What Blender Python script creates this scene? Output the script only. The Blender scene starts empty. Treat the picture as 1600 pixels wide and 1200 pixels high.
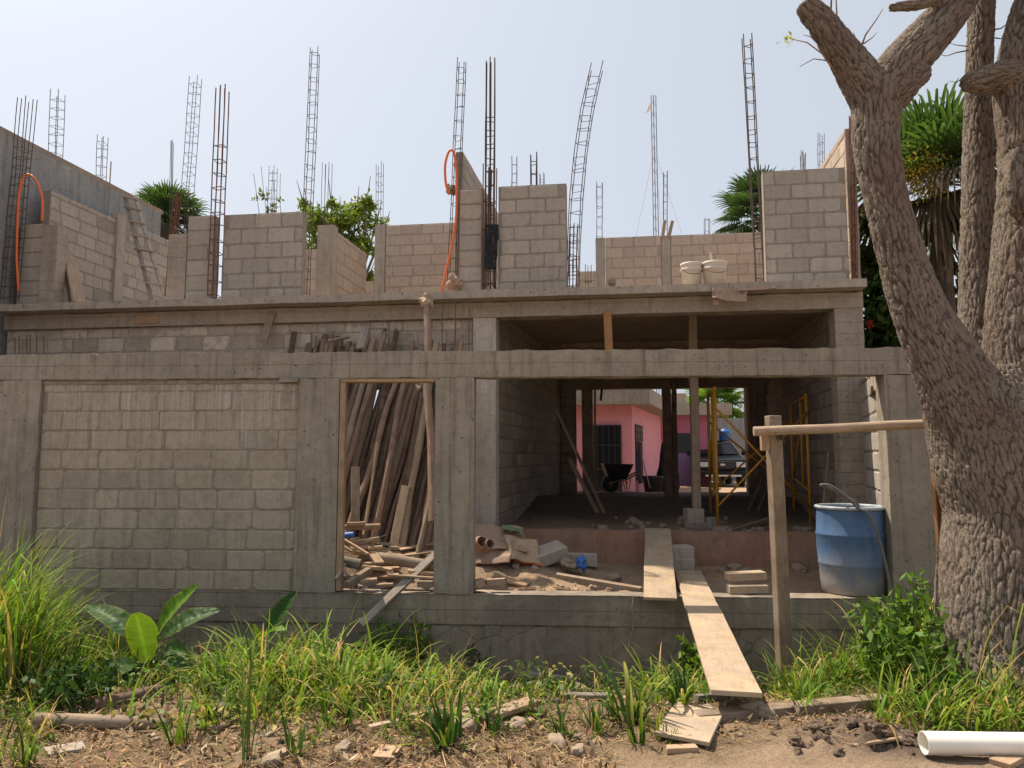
import bpy, math, random
import numpy as np
from mathutils import Vector, Matrix, Euler, noise
R = math.radians
random.seed(11); RNG = np.random.default_rng(11)
SC = bpy.context.scene; COL = SC.collection

# ---------------- camera, sky, sun, exposure ----------------
CAM_H, PITCH, F = 1.6, R(5.5), 1155.0
cd = bpy.data.cameras.new('camera'); cam = bpy.data.objects.new('camera', cd); COL.objects.link(cam)
cam.location = (0, 0, CAM_H); cam.rotation_euler = (math.pi/2 + PITCH, 0, R(-0.12))
cd.sensor_width = 36; cd.lens = 26.0; cd.clip_start = 0.05; cd.clip_end = 3000
SC.camera = cam
SUN_DIR = Vector((-0.40, 0.345, 0.93)).normalized()
SUN_EL = math.asin(SUN_DIR.z); SUN_ROT = math.atan2(SUN_DIR.x, SUN_DIR.y)
W_ = bpy.data.worlds.new('World'); SC.world = W_; W_.use_nodes = True
nt = W_.node_tree; bg = nt.nodes['Background']
sky = nt.nodes.new('ShaderNodeTexSky'); sky.sky_type = 'NISHITA'; sky.sun_disc = False
sky.sun_elevation = SUN_EL; sky.sun_rotation = SUN_ROT % (2*math.pi)
sky.air_density = 1.0; sky.dust_density = 4.5; sky.ozone_density = 1.6; sky.altitude = 0
hs_ = nt.nodes.new('ShaderNodeHueSaturation'); hs_.inputs['Saturation'].default_value = .42
nt.links.new(sky.outputs[0], hs_.inputs['Color']); hz_ = nt.nodes.new('ShaderNodeMix'); hz_.data_type = 'RGBA'; hz_.inputs[0].default_value = .74; hz_.inputs[7].default_value = (2.5, 2.75, 3.15, 1)
nt.links.new(hs_.outputs[0], hz_.inputs[6]); nt.links.new(hz_.outputs[2], bg.inputs[0]); bg.inputs[1].default_value = 0.13
sl = bpy.data.lights.new('sun', 'SUN'); sl.energy = 4.0; sl.angle = R(0.6); sl.color = (1.0, 0.875, 0.71)
sun = bpy.data.objects.new('sun', sl); COL.objects.link(sun)
sun.rotation_euler = SUN_DIR.to_track_quat('Z', 'Y').to_euler(); sun.location = (-10, 12, 30)
SC.view_settings.view_transform = 'Standard'; SC.view_settings.look = 'None'
SC.view_settings.exposure = 0.82; SC.view_settings.gamma = 1
SC.cycles.max_bounces = 8; SC.cycles.diffuse_bounces = 6

# ---------------- geometry helpers ----------------
def ray(px, py):
    a = (px-800)/F; b = (600-py)/F
    return Vector((a, math.cos(PITCH)-b*math.sin(PITCH), math.sin(PITCH)+b*math.cos(PITCH)))
def on(px, py, pl):                       # pl = (y0, m): the upright plane Y = y0 + m X
    d = ray(px, py); t = pl[0]/(d.y-pl[1]*d.x); p = d*t; p.z += CAM_H; return p
def atY(px, py, Y): return on(px, py, (Y, 0))
FRONT = (7.55, -.06); HOUSE = (9.65, -.14); SLAB = (9.4, -.135); UP = (9.85, -.14)
def sst(a, b, x):
    t = np.clip((x-a)/(b-a), 0, 1); return t*t*(3-2*t)
_L = np.random.default_rng(5).random((256, 256))
def vn(x, y):
    xi = np.floor(x).astype(int); yi = np.floor(y).astype(int); fx = x-xi; fy = y-yi
    fx = fx*fx*(3-2*fx); fy = fy*fy*(3-2*fy)
    g = lambda i, j: _L[i & 255, j & 255]
    return (g(xi, yi)*(1-fx)+g(xi+1, yi)*fx)*(1-fy)+(g(xi, yi+1)*(1-fx)+g(xi+1, yi+1)*fx)*fy-.5
def fbm(x, y, n=4):
    s = 0; a = 1
    for i in range(n): s = s+a*vn(x*2**i+17*i, y*2**i+31*i); a *= .5
    return s
def gz(x, y):
    x = np.asarray(x, float); y = np.asarray(y, float)
    yf = y+.06*x; yh = y+.14*x
    st = 4.75+1.0*sst(1.9, 3.3, x)
    z = -.60*sst(st, 7.3, yf)+.03*fbm(x*1.3, y*1.3)+.018*fbm(x*5, y*5)
    z = z+.06*np.exp(-((x-1.93)/.28)**2-((y-4.36)/.16)**2)*(1+2.2*vn(x*14, y*14)+1.4*vn(x*27, y*27))     # dug clods
    mound = .50*np.exp(-((x+1.75)/1.35)**2)*sst(7.7, 8.55, yf)+.14*np.exp(-((x-.2)/.7)**2)*sst(7.7, 8.4, yf)
    yard = .10+.12*sst(7.8, 9.5, yf)+mound+.03*fbm(x*2, y*2)+.02*fbm(x*7, y*7)
    inn = .57+.22*sst(10.2, 13, yh)+.05*fbm(x*1.5, y*1.5)+.02*fbm(x*6, y*6)+.10*np.exp(-((yh-13.2)/.8)**2)
    back = .5+.02*fbm(x, y)
    w1 = sst(7.60, 7.72, yf); w2 = sst(9.72, 9.84, yh); w3 = sst(16.8, 18.2, yh)
    z = z*(1-w1)+yard*w1; z = z*(1-w2)+inn*w2; z = z*(1-w3)+back*w3
    return z
def gz1(x, y): return float(gz(x, y))
def gpt(px, py, t0=2.5, t1=60):           # where a photo pixel meets the ground
    d = ray(px, py); t = t0
    while t < t1:
        p = d*t
        if p.z+CAM_H <= gz1(p.x, p.y): break
        t += .01
    return Vector((p.x, p.y, gz1(p.x, p.y)))

def Wm(o): return Matrix.Identity(4) if o is None else Wm(o.parent) @ o.matrix_basis
def place(o, parent, M):
    COL.objects.link(o); o.parent = parent
    o.matrix_basis = Wm(parent).inverted() @ M
    return o
def tag(o, label=None, cat=None, group=None, kind=None):
    for k, v in (('label', label), ('category', cat), ('group', group), ('kind', kind)):
        if v: o[k] = v
    if label and cat and not kind: o['kind'] = 'thing'
    return o
def thing(name, label, cat, loc=(0, 0, 0), rz=0, group=None, M=None):
    o = bpy.data.objects.new(name, None); o.empty_display_size = .1
    place(o, None, M if M is not None else Matrix.Translation(Vector(loc)) @ Matrix.Rotation(rz, 4, 'Z'))
    return tag(o, label, cat, group)
def copy_tree(o, parent=None, M=None):
    c = o.copy(); COL.objects.link(c); c.parent = parent
    if M is not None: c.matrix_basis = M
    for ch in [k for k in bpy.data.objects if k.parent is o]: copy_tree(ch, c)
    return c
def T(*v): return Matrix.Translation(Vector(v))
def along(p0, p1, roll=0):                # frame whose +X runs p0 -> p1
    p0 = Vector(p0); p1 = Vector(p1); x = (p1-p0).normalized()
    u = Vector((0, 0, 1)) if abs(x.z) < .95 else Vector((0, 1, 0))
    y = u.cross(x).normalized(); z = x.cross(y)
    M = Matrix((x, y, z)).transposed().to_4x4(); M.translation = p0
    return M @ Matrix.Rotation(roll, 4, 'X'), (p1-p0).length

class MB:
    def __init__(s): s.v = []; s.f = []; s.c = []
    def add(s, vs, fs, col=None):
        n = len(s.v); s.v += [tuple(v) for v in vs]; s.f += [tuple(i+n for i in f) for f in fs]
        s.c += [col if col is not None else (1, 1, 1, 1)]*len(vs); return n
    def box(s, x0, x1, y0, y1, z0, z1, M=None, col=None, jit=0):
        vs = [Vector((x, y, z)) for x in (x0, x1) for y in (y0, y1) for z in (z0, z1)]
        if jit: vs = [v+Vector([random.uniform(-jit, jit) for _ in range(3)]) for v in vs]
        if M is not None: vs = [M @ v for v in vs]
        s.add(vs, [(0, 1, 3, 2), (4, 6, 7, 5), (0, 4, 5, 1), (2, 3, 7, 6), (0, 2, 6, 4), (1, 5, 7, 3)], col)
    def tube(s, pts, r, n=8, col=None, cap=True):
        pts = [Vector(p) for p in pts]; k = len(pts)
        rs = r if isinstance(r, (list, tuple)) else [r]*k
        ref = None; vs = []
        for i, p in enumerate(pts):
            d = (pts[min(i+1, k-1)]-pts[max(i-1, 0)])
            if d.length < 1e-9: d = Vector((0, 0, 1))
            d.normalize()
            if ref is None: ref = d.orthogonal().normalized()
            ref = (ref-d*ref.dot(d)); ref = ref.normalized() if ref.length > 1e-6 else d.orthogonal().normalized()
            b = d.cross(ref)
            for j in range(n):
                a = 2*math.pi*j/n; vs.append(p+(ref*math.cos(a)+b*math.sin(a))*rs[i])
        fs = [(i*n+j, i*n+(j+1) % n, (i+1)*n+(j+1) % n, (i+1)*n+j) for i in range(k-1) for j in range(n)]
        if cap: fs += [tuple(reversed(range(n))), tuple(range((k-1)*n, k*n))]
        s.add(vs, fs, col)
    def lathe(s, prof, n=32, M=None, col=None):
        vs = [Vector((r*math.cos(2*math.pi*j/n), r*math.sin(2*math.pi*j/n), z)) for r, z in prof for j in range(n)]
        if M is not None: vs = [M @ v for v in vs]
        k = len(prof)
        s.add(vs, [(i*n+j, i*n+(j+1) % n, (i+1)*n+(j+1) % n, (i+1)*n+j) for i in range(k-1) for j in range(n)], col)
    def poly(s, pts2, z0, z1, M=None, col=None):   # vertical prism over a plan polygon (ccw)
        n = len(pts2); vs = [Vector((x, y, z0)) for x, y in pts2]+[Vector((x, y, z1)) for x, y in pts2]
        if M is not None: vs = [M @ v for v in vs]
        s.add(vs, [tuple(reversed(range(n))), tuple(range(n, 2*n))]+[(i, (i+1) % n, n+(i+1) % n, n+i) for i in range(n)], col)
    def build(s, name, mat, parent=None, M=None, world=False, smooth=False, bevel=0, attr=False):
        M = M if M is not None else Matrix.Identity(4)
        vs = s.v
        if world:
            Mi = M.inverted(); vs = [Mi @ Vector(v) for v in vs]
        me = bpy.data.meshes.new(name); me.from_pydata([tuple(v) for v in vs], [], s.f)
        if attr:
            a = me.attributes.new('Col', 'FLOAT_COLOR', 'POINT')
            a.data.foreach_set('color', np.array(s.c, dtype=np.float32).ravel())
        me.materials.append(mat)
        if smooth: me.polygons.foreach_set('use_smooth', [True]*len(me.polygons))
        me.update()
        o = bpy.data.objects.new(name, me); place(o, parent, M)
        if bevel:
            m = o.modifiers.new('bevel', 'BEVEL'); m.width = bevel; m.segments = 2; m.limit_method = 'ANGLE'; m.angle_limit = R(50)
        return o
def npmesh(name, V, Fq, mat, parent=None, M=None, col=None, smooth=False):   # numpy quads mesh
    me = bpy.data.meshes.new(name)
    me.vertices.add(len(V)); me.vertices.foreach_set('co', np.asarray(V, np.float32).ravel())
    k = Fq.shape[1]; me.loops.add(Fq.size); me.loops.foreach_set('vertex_index', np.asarray(Fq, np.int32).ravel())
    me.polygons.add(len(Fq)); me.polygons.foreach_set('loop_start', np.arange(0, Fq.size, k, dtype=np.int32))
    if col is not None:
        a = me.attributes.new('Col', 'FLOAT_COLOR', 'POINT'); a.data.foreach_set('color', np.asarray(col, np.float32).ravel())
    me.materials.append(mat); me.update(calc_edges=True); me.validate()
    if smooth: me.polygons.foreach_set('use_smooth', np.ones(len(Fq), bool))
    o = bpy.data.objects.new(name, me); place(o, parent, M if M is not None else Matrix.Identity(4)); return o
# ---------------- materials ----------------
class G:
    def __init__(s, name):
        s.m = bpy.data.materials.new(name); s.m.use_nodes = True; s.t = s.m.node_tree
        s.b = s.t.nodes['Principled BSDF']; s.out = s.t.nodes['Material Output']
        s.b.inputs['Specular IOR Level'].default_value = .3
    def n(s, ty, **k):
        nd = s.t.nodes.new(ty)
        for a, v in k.items():
            if a in nd.inputs: s.set(nd, a, v)
            else: setattr(nd, a, v)
        return nd
    def set(s, nd, key, v):
        if isinstance(v, bpy.types.NodeSocket): s.t.links.new(v, nd.inputs[key])
        else: nd.inputs[key].default_value = v
    def coord(s, kind='Object', scale=(1, 1, 1), loc=(0, 0, 0), rot=(0, 0, 0)):
        tc = s.n('ShaderNodeTexCoord'); mp = s.n('ShaderNodeMapping')
        mp.inputs['Scale'].default_value = scale; mp.inputs['Location'].default_value = loc; mp.inputs['Rotation'].default_value = rot
        s.t.links.new(tc.outputs[kind], mp.inputs[0]); return mp.outputs[0]
    def noise(s, vec, scale, detail=5, rough=.6, dist=0):
        nd = s.n('ShaderNodeTexNoise'); s.t.links.new(vec, nd.inputs['Vector'])
        nd.inputs['Scale'].default_value = scale; nd.inputs['Detail'].default_value = detail
        nd.inputs['Roughness'].default_value = rough; nd.inputs['Distortion'].default_value = dist
        return nd.outputs['Fac']
    def ramp(s, fac, stops, interp='LINEAR'):
        r = s.n('ShaderNodeValToRGB'); s.t.links.new(fac, r.inputs[0]); cr = r.color_ramp; cr.interpolation = interp
        while len(cr.elements) > 1: cr.elements.remove(cr.elements[-1])
        for i, (p, c) in enumerate(stops):
            e = cr.elements[0] if i == 0 else cr.elements.new(p)
            e.position = p; e.color = (c, c, c, 1) if not hasattr(c, '__len__') else (*c[:3], 1)
        return r.outputs[0]
    def mix(s, fac, a, b, mode='MIX'):
        nd = s.n('ShaderNodeMix', data_type='RGBA', blend_type=mode)
        for i, v in ((0, fac), (6, a), (7, b)):
            if isinstance(v, bpy.types.NodeSocket): s.t.links.new(v, nd.inputs[i])
            elif i == 0: nd.inputs[0].default_value = v
            else: nd.inputs[i].default_value = (*v[:3], 1) if hasattr(v, '__len__') else (v, v, v, 1)
        return nd.outputs[2]
    def math(s, op, a, b=0.0):
        nd = s.n('ShaderNodeMath', operation=op)
        for i, v in ((0, a), (1, b)):
            if isinstance(v, bpy.types.NodeSocket): s.t.links.new(v, nd.inputs[i])
            else: nd.inputs[i].default_value = v
        return nd.outputs[0]
    def attr(s, name='Col'):
        a = s.n('ShaderNodeAttribute', attribute_name=name); return a.outputs['Color']
    def sep(s, col):
        nd = s.n('ShaderNodeSeparateColor'); s.t.links.new(col, nd.inputs[0]); return nd.outputs
    def rnd(s): return s.n('ShaderNodeObjectInfo').outputs['Random']
    def bump(s, h, strength=.5, dist=.01, prev=None):
        nd = s.n('ShaderNodeBump'); s.t.links.new(h, nd.inputs['Height'])
        nd.inputs['Strength'].default_value = strength; nd.inputs['Distance'].default_value = dist
        if prev is not None: s.t.links.new(prev, nd.inputs['Normal'])
        return nd.outputs[0]
    def fin(s, col=None, rough=.85, nrm=None, metal=0, spec=None):
        if col is not None: s.set(s.b, 'Base Color', col if isinstance(col, bpy.types.NodeSocket) else (*col[:3], 1))
        s.set(s.b, 'Roughness', rough); s.b.inputs['Metallic'].default_value = metal
        if nrm is not None: s.t.links.new(nrm, s.b.inputs['Normal'])
        if spec is not None: s.b.inputs['Specular IOR Level'].default_value = spec
        return s.m
def concrete(name, c1, c2, streak=.5, boards=0, dirt=None, rough=.9, cracks=0, stain=0):
    g = G(name); v = g.coord(); r = g.rnd()
    off = g.n('ShaderNodeVectorMath', operation='ADD'); g.t.links.new(v, off.inputs[0])
    cx = g.n('ShaderNodeCombineXYZ'); g.t.links.new(g.math('MULTIPLY', r, 37.), cx.inputs[0]); g.t.links.new(cx.outputs[0], off.inputs[1]); v = off.outputs[0]
    mp = g.n('ShaderNodeMapping'); g.t.links.new(v, mp.inputs[0]); mp.inputs['Scale'].default_value = (7, 7, .35)
    big = g.noise(v, 1.3, 7, .65, .4); mid = g.noise(v, 9, 5, .7); fine = g.noise(v, 90, 3, .7)
    c = g.mix(g.ramp(big, [(.3, 0), (.72, 1)]), c1, c2)
    st = g.noise(mp.outputs[0], 1.6, 6, .7)
    c = g.mix(streak, c, g.ramp(st, [(.3, .45), (.5, .95), (.62, 1), (.75, 1.25)]), 'MULTIPLY')
    c = g.mix(.6, c, g.ramp(mid, [(.25, .62), (.5, 1), (.8, 1.22)]), 'MULTIPLY')
    c = g.mix(.7, c, g.ramp(fine, [(.25, .7), (.5, 1), (.75, 1.15)]), 'MULTIPLY')
    spot = g.noise(v, 26, 2, .5)
    c = g.mix(g.ramp(spot, [(.30, .75), (.34, 0)]), c, (.06, .05, .045))
    if dirt:
        sx = g.n('ShaderNodeSeparateXYZ'); g.t.links.new(g.coord('Object'), sx.inputs[0])
        h = g.math('ADD', sx.outputs[2], g.math('MULTIPLY', big, dirt[2]))
        c = g.mix(g.ramp(h, [(dirt[0], .8), (dirt[1], 0)]) if dirt[1] > dirt[0] else g.ramp(h, [(dirt[1], 0), (dirt[0], .8)]), c, dirt[3])
    h = g.math('ADD', g.math('MULTIPLY', mid, .6), g.math('MULTIPLY', fine, .35))
    if stain:
        c = g.mix(g.ramp(g.noise(g.coord(scale=(.55, 1, 1.3)), 1.6, 7, .65, .7), [(.46, 0), (.62, stain)]), c, (.13, .112, .09))
    if cracks:
        dv = g.n('ShaderNodeVectorMath', operation='ADD'); g.t.links.new(v, dv.inputs[0]); nn = g.n('ShaderNodeTexNoise'); g.t.links.new(v, nn.inputs['Vector']); nn.inputs['Scale'].default_value = 5; nn.inputs['Detail'].default_value = 5
        sc = g.n('ShaderNodeVectorMath', operation='SCALE'); g.t.links.new(nn.outputs['Color'], sc.inputs[0]); sc.inputs['Scale'].default_value = .22; g.t.links.new(sc.outputs[0], dv.inputs[1])
        vo = g.n('ShaderNodeTexVoronoi', feature='DISTANCE_TO_EDGE'); g.t.links.new(dv.outputs[0], vo.inputs[0]); vo.inputs['Scale'].default_value = 3.1
        ck = g.math('MULTIPLY', g.ramp(vo.outputs[0], [(0, .8), (.007, .6), (.014, 0)]), g.ramp(g.noise(v, .9, 3, .5), [(.47, 0), (.56, cracks)]))
        c = g.mix(ck, c, (.05, .04, .033)); h = g.math('SUBTRACT', h, ck)
        pt = g.noise(v, 1.7, 5, .6, .6); c = g.mix(g.ramp(pt, [(.56, 0), (.58, .55)]), c, g.mix(.5, c2, (.13, .115, .095)))
    if boards:
        mb = g.n('ShaderNodeMapping'); g.t.links.new(g.coord(), mb.inputs[0]); mb.inputs['Scale'].default_value = (.01, .01, 1) if boards == 1 else (.02, 1, .02)
        w = g.n('ShaderNodeTexWave', wave_type='BANDS', bands_direction='Z' if boards == 1 else 'Y', wave_profile='SAW'); g.t.links.new(mb.outputs[0], w.inputs[0]); w.inputs['Scale'].default_value = 2.2 if boards == 1 else 1.2; w.inputs['Distortion'].default_value = .15
        ln = g.ramp(w.outputs[1], [(0, 0), (.05, 1), (1, 1)]); h = g.math('ADD', h, g.math('MULTIPLY', ln, .5))
        c = g.mix(.45, c, g.ramp(w.outputs[1], [(0, .55), (.06, 1), (1, 1)]), 'MULTIPLY')
    return g.fin(c, rough, g.bump(h, .7, .012))
def block(name, c1, c2, mortar, warm=(.36, .27, .21), streak=.25, plaster=0, salt=None):
    g = G(name); v = g.coord(); at = g.sep(g.attr())
    fine = g.noise(v, 130, 3, .8); mid = g.noise(v, 14, 5, .7); big = g.noise(v, 1.1, 6, .6, .5)
    c = g.mix(at[2], c1, c2); c = g.mix(g.ramp(big, [(.35, 0), (.75, .55)]), c, warm)
    mp = g.coord(scale=(8, 8, .35)); st = g.noise(mp, 1.8, 6, .7)
    c = g.mix(at[1], c, mortar)
    tone = g.n('ShaderNodeCombineColor'); [g.t.links.new(at[0], tone.inputs[i]) for i in range(3)]
    c = g.mix(1., c, tone.outputs[0], 'MULTIPLY')
    c = g.mix(streak, c, g.ramp(st, [(.3, .4), (.48, .95), (.6, 1), (.72, 1.3)]), 'MULTIPLY')
    c = g.mix(.7, c, g.ramp(mid, [(.25, .7), (.5, 1), (.8, 1.18)]), 'MULTIPLY')
    c = g.mix(.8, c, g.ramp(fine, [(.25, .62), (.5, 1), (.75, 1.2)]), 'MULTIPLY')
    if plaster:
        pn = g.noise(v, 2.6, 7, .7, .8); pm = g.ramp(pn, [(.5, 0), (.56, plaster)])
        c = g.mix(pm, c, g.mix(g.ramp(mid, [(.3, 0), (.7, 1)]), tuple(q*.8 for q in mortar), tuple(q*1.12 for q in mortar)))
    if salt:
        sz = g.n('ShaderNodeSeparateXYZ'); g.t.links.new(v, sz.inputs[0])
        fs = g.noise(g.coord(scale=(30, 30, .5)), 1.5, 4, .7); pk = g.noise(g.coord(scale=(1.1, 1, 1.6)), 2.2, 4, .6)
        m1 = g.math('MULTIPLY', g.ramp(fs, [(.5, 0), (.66, 1)]), g.ramp(g.math('ADD', g.math('MULTIPLY', sz.outputs[2], 1/2.3), g.math('MULTIPLY', g.math('SUBTRACT', pk, .5), 1.1)), [(.55, 0), (.85, .7)]))
        c = g.mix(m1, c, (.58, .55, .51))
        c = g.mix(g.ramp(g.noise(v, 2.3, 6, .65), [(.58, 0), (.74, .35)]), c, (.17, .16, .125))
    h = g.math('ADD', g.math('MULTIPLY', mid, .5), g.math('MULTIPLY', fine, .5))
    return g.fin(c, .95, g.bump(h, .9, .014))
def wood(name, c1, c2, grain=1., rough=.75, dust=0, spread=.35, grime=0):
    g = G(name); r = g.rnd(); v0 = g.coord()
    off = g.n('ShaderNodeVectorMath', operation='ADD'); g.t.links.new(v0, off.inputs[0])
    cx = g.n('ShaderNodeCombineXYZ'); g.t.links.new(g.math('MULTIPLY', r, 53.), cx.inputs[0]); g.t.links.new(cx.outputs[0], off.inputs[1])
    mp = g.n('ShaderNodeMapping'); g.t.links.new(off.outputs[0], mp.inputs[0]); mp.inputs['Scale'].default_value = (1.1, 16, 16)
    gr = g.noise(mp.outputs[0], 2.2, 7, .65, .6); gf = g.noise(mp.outputs[0], 9, 4, .7); bl = g.noise(off.outputs[0], 4, 5, .6)
    c = g.mix(g.ramp(gr, [(.32, 0), (.68, 1)]), c1, c2)
    c = g.mix(.6*grain, c, g.ramp(gf, [(.28, .45), (.5, 1), (.75, 1.2)]), 'MULTIPLY')
    c = g.mix(.6, c, g.ramp(bl, [(.3, .6), (.55, 1), (.8, 1.15)]), 'MULTIPLY')
    sc = g.n('ShaderNodeCombineColor'); k = g.math('ADD', g.math('MULTIPLY', r, spread*2), 1-spread)
    [g.t.links.new(k, sc.inputs[i]) for i in range(3)]
    c = g.mix(1., c, sc.outputs[0], 'MULTIPLY')
    c = g.mix(g.ramp(g.noise(off.outputs[0], 11, 5, .7), [(.56, 0), (.72, .55)]), c, (.17, .125, .09))
    if grime:
        c = g.mix(g.ramp(g.noise(off.outputs[0], 2.3, 6, .65, .5), [(.44, 0), (.62, grime)]), c, (.27, .22, .175)); c = g.mix(g.ramp(g.noise(off.outputs[0], 30, 3, .6), [(.66, 0), (.7, .6)]), c, (.5, .46, .4))
    if dust: c = g.mix(g.ramp(g.noise(off.outputs[0], 7, 6, .7), [(.42, 0), (.62, dust)]), c, (.42, .34, .26))
    return g.fin(c, rough, g.bump(g.math('ADD', gr, gf), .45, .006))
def plain(name, c, rough=.6, metal=0, var=.35, scale=8, bump=.2, spec=.4, c2=None):
    g = G(name); v = g.coord(); nz = g.noise(v, scale, 6, .65, .3); fn = g.noise(v, scale*9, 3, .7)
    col = g.mix(g.ramp(nz, [(.4, 0), (.65, 1)]), c, c2) if c2 else (*c, 1)
    if not c2:
        rgb = g.n('ShaderNodeRGB'); rgb.outputs[0].default_value = (*c, 1); col = rgb.outputs[0]
    col = g.mix(var, col, g.ramp(nz, [(.25, .45), (.5, 1), (.8, 1.25)]), 'MULTIPLY')
    return g.fin(col, rough, g.bump(g.math('ADD', nz, g.math('MULTIPLY', fn, .4)), bump, .01), metal, spec)
def leafy(name, rough=.5, trans=.35, veins=0):
    g = G(name); c = g.attr(); v = g.coord(); nz = g.noise(v, 30, 4, .6)
    c = g.mix(.35, c, g.ramp(nz, [(.25, .6), (.5, 1), (.8, 1.3)]), 'MULTIPLY')
    g.fin(c, rough, None, 0, .18)
    tr = g.n('ShaderNodeBsdfTranslucent'); g.t.links.new(g.mix(1., c, (1.25, 1.35, .6), 'MULTIPLY'), tr.inputs[0])
    mx = g.n('ShaderNodeMixShader'); mx.inputs[0].default_value = trans
    g.t.links.new(g.b.outputs[0], mx.inputs[1]); g.t.links.new(tr.outputs[0], mx.inputs[2]); g.t.links.new(mx.outputs[0], g.out.inputs[0])
    return g.m
def ground_mat():
    g = G('dry_soil'); v = g.coord(); at = g.sep(g.attr())
    a = g.noise(v, .9, 7, .6, .3); b = g.noise(v, 6, 7, .7); c_ = g.noise(v, 38, 5, .75); d = g.noise(v, 160, 3, .7)
    c = g.mix(g.ramp(a, [(.35, 0), (.65, 1)]), (.42, .305, .205), (.35, .24, .155))
    st = g.coord(scale=(1, 3.2, 1), rot=(0, 0, .5)); s1 = g.noise(st, 34, 5, .75, 2.5)
    lit = g.mix(g.ramp(s1, [(.36, 0), (.66, 1)]), (.10, .062, .036), (.37, .265, .15))
    c = g.mix(at[0], c, lit)
    c = g.mix(at[1], c, g.mix(g.ramp(b, [(.35, 0), (.65, 1)]), (.055, .07, .02), (.12, .085, .05)))
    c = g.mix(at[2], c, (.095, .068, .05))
    c = g.mix(.7, c, g.ramp(b, [(.25, .55), (.5, 1), (.8, 1.2)]), 'MULTIPLY')
    c = g.mix(.8, c, g.ramp(c_, [(.25, .5), (.5, 1), (.78, 1.25)]), 'MULTIPLY')
    vo = g.n('ShaderNodeTexVoronoi', feature='DISTANCE_TO_EDGE'); g.t.links.new(v, vo.inputs[0]); vo.inputs['Scale'].default_value = 7
    cr = g.ramp(vo.outputs[0], [(0, 0), (.03, 1)])
    h = g.math('ADD', g.math('ADD', g.math('MULTIPLY', b, .8), g.math('MULTIPLY', c_, .7)), g.math('ADD', g.math('MULTIPLY', d, .25), g.math('MULTIPLY', cr, .08)))
    return g.fin(c, .95, g.bump(h, 1., .035))
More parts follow.
